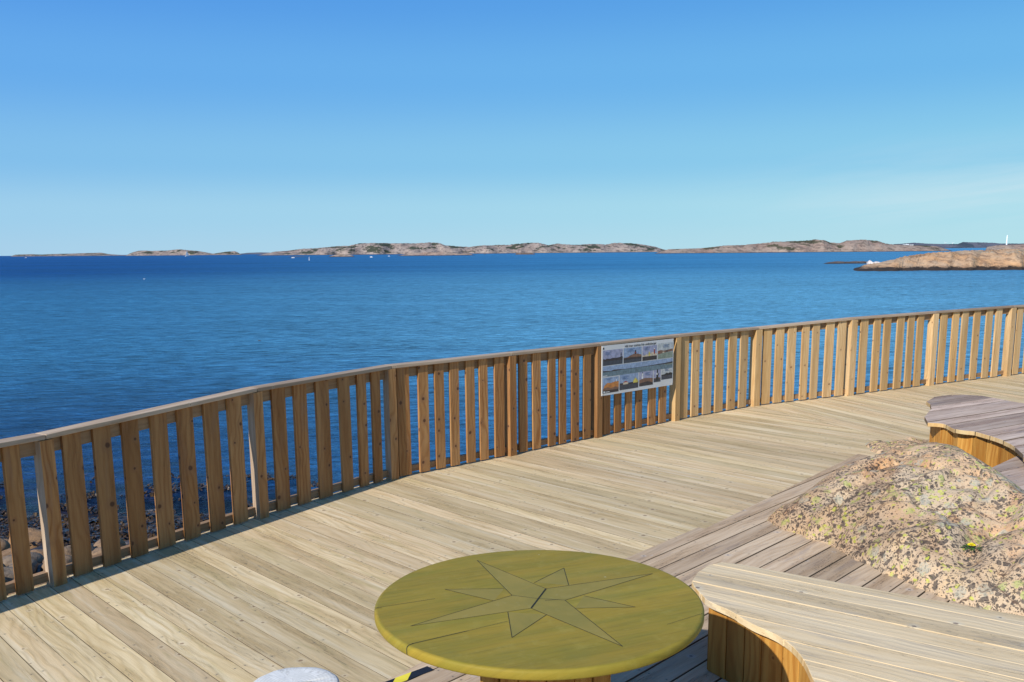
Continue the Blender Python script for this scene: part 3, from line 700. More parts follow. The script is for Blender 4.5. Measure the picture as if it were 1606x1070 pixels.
def rock_z(x, y):
    nd = .035 * mn.fractal(Vector((x * 6, y * 6, 1)), 1, 2, 3); d = sdist(x, y) + nd
    base = zp - .01 if y < 8.1 else .0
    if d < 0: return base - .35 * min(1, -d / .12) - .02
    k = min(1, max(0, d / .25))
    z = base + .10 * (1 - math.exp(-d / .06)) + .42 * (1 - math.exp(-d / .75))
    q = (x * .45 + y * .9) * 1.2 + .9 * mn.noise(Vector((x * .9, y * .9, 4)))     # sloping ledges
    fq = q - math.floor(q); z += k * .055 * ((fq / .82 if fq < .82 else (1 - fq) / .18) - .5)
    q = (x * .95 - y * .35) * 1.7 + .8 * mn.noise(Vector((x * 1.1, y * 1.1, 9)))
    fq = q - math.floor(q); z += k * .035 * ((fq / .85 if fq < .85 else (1 - fq) / .15) - .5)
    z += k * (.065 * mn.fractal(Vector((x * 1.1, y * 1.1, 5)), 1, 2, 3) + .028 * mn.fractal(Vector((x * 5, y * 5, 9)), .9, 2, 4))
    dd_, pp_ = mn.voronoi(Vector((x * 1.7 + .25 * mn.noise(Vector((x * 2, y * 2, 0))), y * 1.7 + .25 * mn.noise(Vector((x * 2, y * 2, 5))), 0.3)))
    cc_ = mn.cell_vector(pp_[0] * 7.31); off_c = Vector((x * 1.7, y * 1.7, 0.3)) - pp_[0]      # broken facets, each with its own tilt
    z += k * (.11 * ((cc_.x - .5) * off_c.x + (cc_.y - .5) * off_c.y) + .035 * (cc_.z - .5))
    z -= k * .022 * math.exp(-((dd_[1] - dd_[0]) / .05) ** 2) * (1 if cc_.x > .35 else 0)
    if y > 5.2:
        lim = crest(x, y) + .012 * mn.fractal(Vector((x * 4, y * 4, 3)), 1, 2, 3); h_ = .05
        z = z if z < lim - h_ else (lim if z > lim + h_ else z - (z - lim + h_) ** 2 / (4 * h_))
        z = max(z, base - .03 + .075 * (1 - math.exp(-d / .05)) + .05 * mn.fractal(Vector((x * 2.5, y * 2.5, 6)), 1, 2, 4)) if y > 7.6 and x < 4.3 else z
    for (ax_, ay_, bx_, by_, w_, dp) in CLEFTS:
        A = Vector((ax_, ay_)); B = Vector((bx_, by_)); P = Vector((x + .05 * mn.noise(Vector((x * 3, y * 3, 2))), y + .05 * mn.noise(Vector((x * 3, y * 3, 7))))); e = B - A
        t = max(0, min(1, (P - A).dot(e) / e.length_squared)); dd = (P - A - e * t).length
        z -= k * dp * math.exp(-(dd / w_) ** 2) * math.sin(math.pi * min(1, max(.08, t)) ** .8 if t < 1 else .2)
    return z
def cl(p, q, w, d, z=.3): a, b = U(*p, z), U(*q, z); return (a.x, a.y, b.x, b.y, w, d)
CLEFTS = [cl((1300, 790), (1470, 782), .035, .05), cl((1380, 730), (1440, 705), .05, .06, .2), cl((1455, 920), (1606, 860), .05, .13), cl((1490, 870), (1606, 790), .09, .09), cl((1350, 740), (1420, 752), .05, .04, .2)]
vs, fs = [], []; x0, x1, y0, y1 = 1.6, 5.0, 3.4, 9.2; st = .018; NX = int((x1 - x0) / st); NY = int((y1 - y0) / st)
idx = {}
for j in range(NY + 1):
    for i in range(NX + 1):
        x = x0 + st * i; y = y0 + st * j
        if sdist(x, y) > -.10: idx[(i, j)] = len(vs); vs.append((x, y, rock_z(x, y)))
for j in range(NY):
    for i in range(NX):
        q = [idx.get(k) for k in ((i, j), (i + 1, j), (i + 1, j + 1), (i, j + 1))]
        if None not in q: fs.append(q)
tag(raw('rock_outcrop', vs, fs, M['rock']), 'pink granite outcrop speckled with black and yellow lichen', 'rock')

# dandelion in a crack of the rock
d_ = ray(1523, 864); t_ = 3.0
while CH + d_.z * t_ > rock_z(d_.x * t_, d_.y * t_) and t_ < 8: t_ += .01
fp = Vector((d_.x * t_, d_.y * t_, 0)); zr = rock_z(fp.x, fp.y)
fl = empty('dandelion', (fp.x, fp.y, zr), 'single yellow dandelion growing from the rock', 'flower')
M['petal'] = plain('yellow_petal', (.85, .72, .02), .6); M['leaf'] = plain('green_leaf', (.06, .12, .02), .6)
vs, fs = [], []
zc = zat(1523, 855, fp.y); r0 = .021
for ring, (r_, hh) in enumerate(((r0, 0), (r0 * .8, .004), (r0 * .5, .008))):
    for k in range(18):
        a_ = 2 * math.pi * (k + ring * .4) / 18; b = len(vs); w = .18
        vs += [(fp.x, fp.y, zc + hh), (fp.x + r_ * math.cos(a_ - w), fp.y + r_ * math.sin(a_ - w), zc + hh + .003), (fp.x + r_ * 1.08 * math.cos(a_), fp.y + r_ * 1.08 * math.sin(a_), zc + hh + .001), (fp.x + r_ * math.cos(a_ + w), fp.y + r_ * math.sin(a_ + w), zc + hh + .003)]
        fs.append((b, b + 1, b + 2, b + 3))
raw('flower_head', vs, fs, M['petal'], fl, False)
mb = MB(); mb.box((fp.x, fp.y, (zc + zr - .02) / 2), (1, 0, 0), (0, 1, 0), (0, 0, 1), .004, .004, max(.02, zc - zr + .02)); mb.build('stem', M['leaf'], fl)
vs, fs = [], []
for k in range(9):
    a_ = k * .7 + .3; b = len(vs); L = .06 + .015 * (k % 3); d = Vector((math.cos(a_), math.sin(a_), 0)); q = Vector((-d.y, d.x, 0)) * .008; o_ = Vector((fp.x, fp.y, zr + .004))
    vs += [o_, o_ + d * L * .5 + q + Vector((0, 0, .022)), o_ + d * L + Vector((0, 0, .012)), o_ + d * L * .5 - q + Vector((0, 0, .022))]; fs.append((b, b + 1, b + 2, b + 3))
raw('leaf_rosette', vs, fs, M['leaf'], fl, False)

# ------------------------------------------------------------------ benches
def smooth_path(pts, n=6):
    out = []
    P = [Vector(p) for p in pts]
    for i in range(len(P) - 1):
        p0 = P[max(0, i - 1)]; p1 = P[i]; p2 = P[i + 1]; p3 = P[min(len(P) - 1, i + 2)]
        for k in range(n):
            t = k / n; out.append(.5 * ((2 * p1) + (-p0 + p2) * t + (2 * p0 - 5 * p1 + 4 * p2 - p3) * t * t + (-p0 + 3 * p1 - 3 * p2 + p3) * t ** 3))
    out.append(P[-1]); return out
def skirt(parent, path, z0, z1, width, mat, thick=.022, name='side_board', gap=.0055):
    # stand vertical boards along the path
    cum = [0]
    for a, b in zip(path[:-1], path[1:]): cum.append(cum[-1] + (b - a).length)
    def at(s):
        for i in range(len(cum) - 1):
            if s <= cum[i + 1]: return path[i] + (path[i + 1] - path[i]) * ((s - cum[i]) / max(1e-6, cum[i + 1] - cum[i]))
        return path[-1]
    n = max(1, round(cum[-1] / width)); w = cum[-1] / n
    for k in range(n):
        a, b = at(k * w), at((k + 1) * w); e = (b - a); L = e.length; e /= L; nn = Vector((e.y, -e.x)); c = (a + b) / 2
        mb = MB(); mb.box((c.x - nn.x * thick / 2, c.y - nn.y * thick / 2, (z0 + z1) / 2), (e.x, e.y, 0), (nn.x, nn.y, 0), (0, 0, 1), L - gap, thick, z1 - z0, 2)
        mb.build(name, mat, parent, bevel=.0015, seg=1)
def inset(poly, d):
    out = []; n = len(poly); P = [Vector(p) for p in poly]
    area = sum(P[i].x * P[(i + 1) % n].y - P[(i + 1) % n].x * P[i].y for i in range(n)); s = 1 if area > 0 else -1
    for i in range(n):
        a, b, c = P[i - 1], P[i], P[(i + 1) % n]; e1 = (b - a).normalized(); e2 = (c - b).normalized()
        n1 = Vector((-e1.y, e1.x)) * s; n2 = Vector((-e2.y, e2.x)) * s; m_ = (n1 + n2); m_ = m_.normalized() if m_.length > 1e-4 else n1
        out.append(b + m_ * d / max(.5, m_.dot(n1)))
    return out
def seat(parent, poly, ang, width, zt, th, mats, phase=0.0, wob=.001, long_mi=None, gp=.0016):
    d = Vector((math.cos(R(ang)), math.sin(R(ang)))); p = Vector((-d.y, d.x)); cs = [Vector(q).dot(p) for q in poly]
    k = math.floor((min(cs) - phase) / width)
    while phase + k * width < max(cs):
        a, b = phase + k * width + gp, phase + (k + 1) * width - gp; q = clip(clip([tuple(x) for x in poly], p, b), -p, -a); k += 1
        if len(q) < 3: continue
        us = [Vector(x).dot(d) for x in q]
        if max(us) - min(us) < .05: continue
        mb = MB(); dz = random.uniform(-wob, wob); mb.prism(q, zt - th + dz, zt + dz, d, mi=0, side_mi=1, long_mi=long_mi); mb.build('seat_board', mats, parent, bevel=.003, seg=2)

ZB = .40
front = smooth_path([v2(U(*p, ZB)) for p in ((1085, 912), (1090, 921), (1099, 931), (1112, 943), (1145, 958), (1179, 978), (1213, 993), (1232, 1005), (1248, 1019), (1262, 1038), (1274, 1064))] + [(1.035, 2.92), (.96, 2.68), (.84, 2.45)], 5)
back = [(1.3, 1.9), (3.4, 1.9), (3.6, 2.68)] + [v2(U(1606, 966, ZB)), v2(U(1400, 929, ZB)), v2(U(1160, 884.5, ZB)), v2(U(1132, 881.5, ZB)), v2(U(1112, 886, ZB)), v2(U(1095, 897, ZB))]
bpoly = [tuple(p) for p in front] + back
b1 = empty('curved_bench', (1.6, 3.2, zp), 'pale wooden bench with a scalloped front edge beside the round table', 'bench')
seat(b1, bpoly, -36.0, .136, ZB, .030, [M['bench'], M['edge']], phase=.03, wob=.0012)
ins = inset([Vector(p) for p in bpoly], .045)
nf = len(front)
fr = ins[10:nf]; sk = [Vector((.862, 3.95))] + [p for p in fr if p.y < 3.93]
skirt(b1, [Vector(p) for p in sk], zp + .001, ZB - .032, .115, M['skirt'])
bk_ = [ins[-3], Vector((.862, 3.955))]
skirt(b1, [Vector(p) for p in bk_], zp + .001, ZB - .032, .115, M['skirt'])
skirt(b1, [Vector((3.5, 2.72)), ins[-3]], zp + .001, ZB - .032, .115, M['skirt'])

Z2 = .42
fb = [(1455, 663), (1480, 665), (1497, 673), (1513, 676), (1528, 677.5), (1545, 682), (1562, 687), (1580, 694), (1592, 701), (1604, 712)]
f2 = smooth_path([v2(U(*p, Z2)) for p in fb] + [(3.66, 6.55), (3.75, 6.2)], 4)
top2 = [(7.2, 6.6), (7.4, 8.9), (6.0, 9.0)] + [v2(U(*p, Z2)) for p in ((1606, 633), (1585, 629), (1540, 620.5), (1510, 619), (1485, 620), (1465, 623), (1453, 630), (1459, 634), (1461, 641), (1456, 646), (1450, 654))]
p2 = [tuple(p) for p in f2] + top2
b2 = empty('curved_bench', (4.6, 8.0, .0), 'purple grey weathered bench with orange side boards behind the rock', 'bench')
seat(b2, p2, 31.0, .165, Z2, .034, [M['old'], M['edge'], M['grime']], phase=.07, wob=.003, long_mi=2, gp=.004)
i2 = inset([Vector(p) for p in p2], .05)
s2 = [p for p in i2[3:len(f2) - 2]]
skirt(b2, s2, -.02, Z2 - .036, .14, M['skirt'])
skirt(b2, [i2[-3], i2[-1], s2[0]], -.0, Z2 - .036, .13, M['skirt'])
# raised old boards right of the rock
zu = .335
up = [v2(U(1552, 735, zu)), v2(U(1604, 711, zu)), (6.5, 6.9), (6.5, 4.2), (4.1, 4.4), v2(U(1640, 800, zu))]
mb = MB(); planks(mb, up, 31, .15, zu - .03, zu, .006, phase=.05); tag(mb.build('upper_platform', M['old'], bevel=.002, seg=1), 'raised old grey boards right of the rock', 'platform', kind='structure')

# ------------------------------------------------------------------ round table
TC = Vector((.084, 3.008)); TR = .546; TZ = .75; TT = .034
tb = empty('round_table', (TC.x, TC.y, zp), 'round olive painted table with a carved compass star', 'table')
prof = [(TR - .03, TZ - TT), (TR - .010, TZ - TT), (TR - .003, TZ - TT + .003), (TR, TZ - TT + .008), (TR, TZ - .009), (TR - .002, TZ - .004), (TR - .006, TZ - .001), (TR - .011, TZ)]
N = 128
def tuv(x, y): d = Vector((math.cos(R(24)), math.sin(R(24)))); p = Vector((-d.y, d.x)); q = Vector((x, y)) - TC; return (q.dot(d) + 3, q.dot(p) + 7)
mb = MB()
for a, b in zip(prof[:-1], prof[1:]):
    for i in range(N):
        t0, t1 = 2 * math.pi * i / N, 2 * math.pi * (i + 1) / N
        q = [(TC.x + r_ * math.cos(t), TC.y + r_ * math.sin(t), z) for (r_, z), t in ((a, t0), (a, t1), (b, t1), (b, t0))]
        mb.face(q, [(tuv(p[0], p[1])[0] + 0, tuv(p[0], p[1])[1] + p[2]) for p in q])
topf = [(TC.x + prof[-1][0] * math.cos(2 * math.pi * i / N), TC.y + prof[-1][0] * math.sin(2 * math.pi * i / N), TZ) for i in range(N)]
mb.face(topf, [tuv(p[0], p[1]) for p in topf])
bot = [(TC.x + prof[0][0] * math.cos(2 * math.pi * i / N), TC.y + prof[0][0] * math.sin(2 * math.pi * i / N), TZ - TT) for i in range(N)][::-1]
mb.face(bot, [tuv(p[0], p[1]) for p in bot])
tt = mb.build('tabletop', M['table'], tb, smooth=False)
import bmesh
bm = bmesh.new(); bm.from_mesh(tt.data); bmesh.ops.remove_doubles(bm, verts=bm.verts, dist=1e-5)
for f in bm.faces: f.smooth = len(f.verts) == 4
bm.to_mesh(tt.data); bm.free()
K = lambda x, y: U(560 + x / 2.868, 840 + y / 2.868, TZ)
A_, B_, C_, D_, O_ = K(850, 240), K(935, 292), K(783, 328), K(697, 270), K(812, 285)
tipNW, tipNE, tipSE, tipSW = K(540, 112), K(1330, 172), K(1195, 500), K(240, 408)
shorts = [(K(797, 213), K(930, 147), K(952, 224)), (K(1020, 272), K(1252, 323), K(980, 328)), (K(678, 345), K(697, 460), K(853, 357)), (K(662, 240), K(395, 243), K(615, 295))]
lines = [(tipNW, A_), (tipNW, D_), (tipNE, A_), (tipNE, B_), (tipSE, B_), (tipSE, C_), (tipSW, C_), (tipSW, D_)] + [(s[i], s[i + 1]) for s in shorts for i in (0, 1)]
gv, gf = [], []
def line(a, b, w, z=TZ + .0006):
    d = (b - a); d.z = 0; d.normalize(); n = Vector((-d.y, d.x, 0)) * w / 2; k = len(gv); a = Vector((a.x, a.y, z)); b = Vector((b.x, b.y, z))
    gv.extend([a - n, b - n, b + n, a + n]); gf.append((k, k + 1, k + 2, k + 3))
rl = random.Random(5)
for i, (a, b) in enumerate(lines): line(a, b, rl.uniform(.0016, .0026), TZ + .0006 + i * .00003)
line(A_, C_, .0052, TZ + .0014); line(D_, O_, .0016, TZ + .0015); line(O_, B_, .0016, TZ + .0016)
raw('carved_star_line', gv, gf, M['groove'], tb, False)
gv, gf = [], []
line(K(76, 328), K(350, 286), .0016, TZ + .0018); line(K(246, 489), K(500, 430), .0024, TZ + .0019); line(K(500, 430), K(676, 388), .0014, TZ + .0020); line(K(1395, 402), K(1556, 352), .0012, TZ + .0021); line(K(845, 295), K(905, 290), .0014, TZ + .0022)
raw('plank_seam', gv, gf, M['groove'], tb, False)
# seam running down over the rim at the plank joint
for (p, w) in ((K(246, 489), .0030), (K(76, 328), .002)):
    a_ = math.atan2(p.y - TC.y, p.x - TC.x); vs, fs = [], []
    for r_, z in [(TR - .026, TZ)] + prof[::-1][0:]:
        rr = r_ + .0007; d = Vector((math.cos(a_), math.sin(a_), 0)); n = Vector((-d.y, d.x, 0)) * w / 2; c_ = Vector((TC.x, TC.y, z + .0007)) + d * rr; vs += [c_ - n, c_ + n]
    for k in range(len(vs) // 2 - 2): fs.append((2 * k, 2 * k + 1, 2 * k + 3, 2 * k + 2))
    raw('rim_seam', vs, fs, M['groove'], tb, False)
# the star field, paint worn thinner
g = G('worn_olive_star'); uvn = g.n('ShaderNodeTexCoord').outputs['Object']; w = g.noise(uvn, 5, 5, .6, .3); w2 = g.noise(uvn, 22, 5, .65)
c = g.mix(g.ss(w, .35, .65), (.235, .193, .044), (.29, .222, .050)); c = g.mix(g.mul(g.ss(w2, .55, .75), .35), c, (.33, .29, .12))
M['star'] = g.out(c, .58, g.bump(w2, .15, .003), .12)
sv = []; sf = []
for poly_ in ((O_, A_, tipNW, D_), (O_, B_, tipNE, A_), (O_, C_, tipSE, B_), (O_, D_, tipSW, C_)) + tuple(shorts):
    k = len(sv); sv += [Vector((p.x, p.y, TZ + .0003)) for p in poly_]; sf.append(list(range(k, k + len(poly_))))
raw('compass_star', sv, sf, M['star'], tb, False)
# drum base of upright boards
pth = [Vector((TC.x + .02 + .235 * math.cos(t), TC.y - .20 + .235 * math.sin(t))) for t in [R(-90 + 45 * k + 22) for k in range(9)]]
for k in range(8):
    a, b = pth[k], pth[(k + 1) % 9]; e = (b - a); L = e.length; e /= L; nn = Vector((e.y, -e.x)); c_ = (a + b) / 2
    for q in range(2):
        cc = a + e * L * (q + .5) / 2 - nn * .012; mb = MB(); mb.box((cc.x, cc.y + .2, (zp + TZ - TT) / 2), (e.x, e.y, 0), (nn.x, nn.y, 0), (0, 0, 1), L / 2 - (.004 if k % 2 else .012), .022, TZ - TT - zp - .002, 2); mb.build('base_board', M['skirt'], tb, bevel=.002, seg=1)

# ------------------------------------------------------------------ log stool
SC = Vector((-.757, 3.02)); SR = .147; SZ = .45
g = G('stump_top_wood'); P = g.n('ShaderNodeTexCoord').outputs['Object']; s = g.sep(P)
rad = g.math('SQRT', g.add(g.mul(s[0], s[0]), g.mul(s[1], s[1]))); ang = g.math('ARCTAN2', s[1], s[0])
nz = g.noise(P, 18, 5, .65, .3); rings = g.lin(g.math('SINE', g.add(g.mul(rad, 520), g.mul(nz, 6))), -1, 1)
crk = g.noise(g.xyz(g.mul(ang, 3.2), g.mul(rad, 5)), 1.6, 4, .6)
c = g.mix(g.ss(nz, .35, .68), (.66, .66, .62), (.80, .80, .76)); c = g.mix(g.mul(rings, .2), c, (.38, .35, .30))
cm = g.mul(g.ss(g.math('ABSOLUTE', g.add(crk, -.5)), .03, .0), g.ss(nz, .42, .55)); c = g.mix(g.mul(cm, .35), c, (.20, .18, .15))
c = g.mix(g.mul(g.ss(g.noise(P, 9, 5, .7), .56, .7), .5), c, (.30, .29, .26))
M['stump'] = g.out(c, .8, g.bump(g.add(nz, g.mul(cm, -1.0)), .25, .004), .2)
M['bark'] = plain('grey_bark', (.20, .17, .14), .9, var=.5, scale=25, bump=.8)
st_ = empty('log_stool', (SC.x, SC.y, 0), 'bleached round log stool with a cracked white top', 'stool')
NN = 72; radf = lambda t: SR * (1 + .035 * math.sin(2 * t + .6) + .02 * math.sin(3 * t + 1) + .012 * math.sin(7 * t) + .006 * math.sin(17 * t))
vs, fs = [(0, 0, SZ)], []
rr = [.06, .2, .4, .6, .8, .93, .975, 1.0]
for k in rr:
    for i in range(NN):
        t = 2 * math.pi * i / NN; z = SZ - (.0 if k < .94 else (.003 if k < .98 else .010)) + .0015 * mn.noise(Vector((k * 5 * math.cos(t), k * 5 * math.sin(t), 3)))
        # radial split
        if abs(((t - .35 + math.pi) % (2 * math.pi)) - math.pi) < .06 and .1 < k < .7: z -= .006
        vs.append((radf(t) * k * math.cos(t), radf(t) * k * math.sin(t), z))
for i in range(NN): fs.append((0, 1 + i, 1 + (i + 1) % NN))
for q in range(len(rr) - 1):
    for i in range(NN): a = 1 + q * NN; fs.append((a + i, a + NN + i, a + NN + (i + 1) % NN, a + (i + 1) % NN))
o = raw('stool_top', [(x, y, z) for x, y, z in vs], fs, M['stump']); o.parent = st_
ck = []; 
vs, fs = [], []
for z in (0.0, .1, .25, .4, SZ - .010):
    for i in range(NN):
        t = 2 * math.pi * i / NN; r_ = radf(t) * (1.0 + .01 * math.sin(z * 9)); vs.append((r_ * math.cos(t), r_ * math.sin(t), z))
for q in range(4):
    for i in range(NN): a = q * NN; fs.append((a + i, a + (i + 1) % NN, a + NN + (i + 1) % NN, a + NN + i))
o = raw('log', vs, fs, M['bark']); o.parent = st_
# open check in the heartwood
vs, fs = [], []
pts = [(-.035, -.012), (-.015, -.004), (.012, .002), (.04, .006), (.062, .010)]; ws = [.004, .006, .004, .003, .0005]
for (x, y), w in zip(pts, ws): vs += [(x, y - w, SZ + .0022), (x, y + w, SZ + .0022)]
for k in range(4): fs.append((2 * k, 2 * k + 2, 2 * k + 3, 2 * k + 1))
n0 = len(vs); pts = [(-.030, -.014), (-.036, -.03), (-.034, -.055)]; ws = [.004, .003, .0006]
for (x, y), w in zip(pts, ws): vs += [(x - w, y, SZ + .0022), (x + w, y, SZ + .0022)]
for k in range(2): fs.append((n0 + 2 * k, n0 + 2 * k + 1, n0 + 2 * k + 3, n0 + 2 * k + 2))
o = raw('crack', vs, fs, M['groove'], None, False); o.parent = st_

# ------------------------------------------------------------------ information board on the railing
i_s = 6
def seg_for(px):
    best = min(range(len(segs)), key=lambda i: abs(to_px((segs[i][0] + segs[i][1]) / 2)[0] - px)); return best
si = seg_for(1000); a, b, e, nrm, L = segs[si]
off_ = .032
def hit(px, py):                              # where a sight line meets the board plane
    d = ray(px, py); P0 = a + nrm * off_; t = (P0 - Vector((0, 0, CH))).dot(nrm) / d.dot(nrm); return Vector((0, 0, CH)) + d * t
TLp, TRp, BRp, BLp = hit(943.5, 543.5), hit(1056, 530.5), hit(1054.5, 604), hit(944, 620.5)
s0 = (TLp - a).dot(e); s1 = (TRp - a).dot(e); zt = (TLp.z + TRp.z) / 2; zb = (BLp.z + BRp.z) / 2
slope_t = (TRp.z - TLp.z); slope_b = BRp.z - BLp.z
print('board', s0, s1, zt, zb, slope_t, slope_b, L)
BW, BH = s1 - s0, zt - zb
slope = (slope_t + slope_b) / 2
ax_u = (e * BW + Vector((0, 0, slope))).normalized(); org = a + nrm * off_ + e * s0 + Vector((0, 0, zb - slope / 2))
ib = empty('information_board', org, 'white board with lighthouse photographs fixed to the railing', 'sign')
def BP(u, v, k=0.0): return org + ax_u * (u * BW) + Vector((0, 0, v * BH)) + nrm * k
def plate(u0, v0, u1, v1, k0, k1, mat, name='panel', parent=ib):
    vs = [BP(u0, v0, k0), BP(u1, v0, k0), BP(u1, v1, k0), BP(u0, v1, k0), BP(u0, v0, k1), BP(u1, v0, k1), BP(u1, v1, k1), BP(u0, v1, k1)]
    fs = [(4, 5, 6, 7), (3, 2, 1, 0), (0, 1, 5, 4), (1, 2, 6, 5), (2, 3, 7, 6), (3, 0, 4, 7)]
    return raw(name, vs, fs, mat, parent, False)
plate(0, 0, 1, 1, 0, .006, M['print_white'])
PC = {}
def pc(name, col):
    if name not in PC: PC[name] = plain('print_' + name, col, .35, .4, .22, 30.0, 0.0)
    return PC[name]
pc('lilac_sky', (.30, .31, .42)); pc('blue_sky', (.25, .33, .46)); pc('pale_sky', (.45, .47, .46)); pc('dark_sea', (.05, .055, .07)); pc('dark_land', (.045, .035, .035))
pc('brown_land', (.20, .11, .07)); pc('orange_rock', (.48, .19, .05)); pc('grey_sea', (.13, .19, .22)); pc('yellow_house', (.60, .50, .10)); pc('cream', (.55, .46, .34)); pc('green_field', (.22, .26, .20)); pc('red', (.35, .06, .04)); pc('black', (.02, .02, .02)); pc('white', (.7, .7, .68)); pc('blue_text', (.10, .16, .30))
class Photo:
    def __init__(s, u0, v0, u1, v1): s.b = (u0, v0, u1, v1); s.v = []; s.f = []; s.m = []; s.k = 0; s.mi = []
    def poly(s, pts, mat):
        u0, v0, u1, v1 = s.b; s.k += 1; n = len(s.v)
        s.v += [tuple(BP(u0 + (u1 - u0) * x, v0 + (v1 - v0) * y, .0066 + s.k * .00035)) for x, y in pts]; s.f.append(list(range(n, n + len(pts))))
        if mat not in s.m: s.m.append(mat)
        s.mi.append(s.m.index(mat)); return s
    def rect(s, x0, y0, x1, y1, mat): return s.poly([(x0, y0), (x1, y0), (x1, y1), (x0, y1)], mat)
    def ell(s, cx, cy, rx, ry, mat): return s.poly([(cx + rx * math.cos(t * math.pi / 6), cy + ry * math.sin(t * math.pi / 6)) for t in range(12)], mat)
    def done(s):
        me = bpy.data.meshes.new('photograph'); me.from_pydata(s.v, [], s.f)
        for m_ in s.m: me.materials.append(PC[m_])
        me.polygons.foreach_set('material_index', s.mi); o = bpy.data.objects.new('photograph', me); COL.objects.link(o); o.parent = ib; o.matrix_parent_inverse = Matrix.Translation(ib.location).inverted()
def txt(p, x, y, w, n=3, mat='blue_text'):
    for k in range(n): p.rect(x, y - k * .075, x + w * (1 - .25 * (k % 2)), y - k * .075 + .028, mat)
p = Photo(.012, .60, .272, .905); p.rect(0, 0, 1, 1, 'lilac_sky').rect(0, 0, 1, .30, 'dark_sea').poly([(0, .28), (0, .45), (.12, .40), (.2, .46), (.35, .42), (.5, .46), (.7, .44), (1, .50), (1, .28)], 'dark_land').rect(.90, .44, .93, .78, 'black').rect(.885, .62, .945, .66, 'black'); txt(p, .1, .85, .3); p.done()
p = Photo(.285, .60, .532, .905); p.rect(0, 0, 1, 1, 'blue_sky').rect(0, 0, 1, .30, 'dark_sea').poly([(0, .25), (0, .36), (.2, .38), (.4, .50), (.6, .58), (.8, .55), (1, .46), (1, .25)], 'brown_land').poly([(0, .22), (0, .33), (.4, .36), (1, .33), (1, .22)], 'dark_land').rect(.62, .55, .68, .80, 'black').rect(.60, .62, .70, .68, 'red'); txt(p, .25, .9, .35); p.done()
p = Photo(.545, .60, .752, .905); p.rect(0, 0, 1, 1, 'lilac_sky').rect(0, 0, 1, .28, 'dark_land').poly([(0, .28), (0, .38), (.15, .36), (.3, .45), (.38, .40), (.45, .58), (.5, .42), (.6, .50), (.7, .55), (.9, .44), (1, .42), (1, .28)], 'cream').poly([(.42, .3), (.42, .5), (.47, .62), (.52, .5), (.52, .3)], 'yellow_house').rect(.78, .40, .86, .72, 'red').rect(.79, .72, .85, .80, 'white'); txt(p, .12, .9, .35); p.done()
p = Photo(.765, .60, .988, .930); p.rect(0, 0, 1, 1, 'pale_sky').rect(0, 0, 1, .38, 'green_field').poly([(0, .30), (0, .52), (.2, .56), (.4, .50), (.7, .54), (1, .58), (1, .42), (.5, .38)], 'brown_land').rect(.05, .38, .12, .47, 'red').rect(.3, .36, .42, .44, 'cream').rect(.55, .42, .66, .48, 'dark_land'); txt(p, .35, .85, .4); p.done()
p = Photo(.012, .375, .988, .585); p.rect(0, 0, 1, 1, 'blue_sky').rect(0, 0, 1, .52, 'grey_sea').poly([(0, .45), (0, .58), (.05, .56), (.1, .50), (.15, .60), (.22, .56), (.3, .52), (.6, .53), (.8, .58), (.9, .60), (1, .66), (1, .48), (.5, .50)], 'dark_land').poly([(.85, .40), (.9, .47), (1, .50), (1, .36)], 'green_field').rect(0, .05, .06, .12, 'white'); p.done()
p = Photo(.012, .045, .222, .355); p.rect(0, 0, 1, 1, 'blue_sky').rect(0, 0, 1, .25, 'dark_land').poly([(.02, .22), (.1, .50), (.3, .66), (.5, .62), (.8, .70), (1, .68), (1, .25)], 'orange_rock').poly([(0, .18), (0, .30), (.3, .38), (.5, .28), (.8, .36), (1, .30), (1, .18)], 'brown_land').rect(.82, .68, .88, .82, 'white').rect(.04, .03, .14, .13, 'white').rect(.17, .05, .42, .09, 'white'); txt(p, .2, .92, .35, 2); p.done()
p = Photo(.235, .060, .492, .372); p.rect(0, 0, 1, 1, 'blue_sky').rect(0, 0, 1, .33, 'dark_sea').poly([(0, .32), (0, .45), (.5, .42), (1, .45), (1, .32)], 'dark_land').rect(.18, .34, .45, .48, 'cream').poly([(.16, .48), (.3, .56), (.47, .48)], 'red').poly([(.72, .36), (.72, .52), (.84, .70), (.96, .52), (.96, .36)], 'yellow_house'); txt(p, .12, .85, .35); p.done()
p = Photo(.505, .075, .700, .385); p.rect(0, 0, 1, 1, 'lilac_sky').poly([(0, 0), (0, .42), (.3, .52), (.7, .50), (1, .44), (1, 0)], 'brown_land').poly([(0, 0), (0, .2), (.6, .28), (1, .16), (1, 0)], 'dark_land').rect(.18, .48, .28, .86, 'white').rect(.19, .86, .27, .92, 'black'); txt(p, .4, .85, .4); p.done()
p = Photo(.712, .115, .812, .390); p.rect(0, 0, 1, 1, 'lilac_sky').rect(0, 0, 1, .25, 'dark_sea').rect(0, .25, 1, .32, 'brown_land').poly([(.38, .1), (.32, .35), (.42, .4), (.36, .6), (.45, .7), (.48, .98), (.62, .98), (.62, .7), (.72, .6), (.64, .4), (.72, .35), (.68, .1)], 'black').rect(.38, .56, .54, .70, 'white'); p.done()
p = Photo(.825, .145, .988, .400); p.rect(0, 0, 1, 1, 'pale_sky').rect(0, 0, 1, .38, 'dark_sea').poly([(0, .33), (0, .42), (.3, .44), (.5, .56), (.6, .48), (.8, .54), (1, .48), (1, .33)], 'black'); txt(p, .3, .85, .4); p.done()
plate(.012, .925, .028, .96, .006, .0072, PC['black'], 'emblem')
tc_ = bpy.data.curves.new('title', 'FONT'); tc_.body = 'H\u00e5ll \u00f6ver utsikten fr\u00e5n utsiktsberget'; tc_.size = 1.0; tc_.align_x = 'CENTER'; tc_.offset = .012
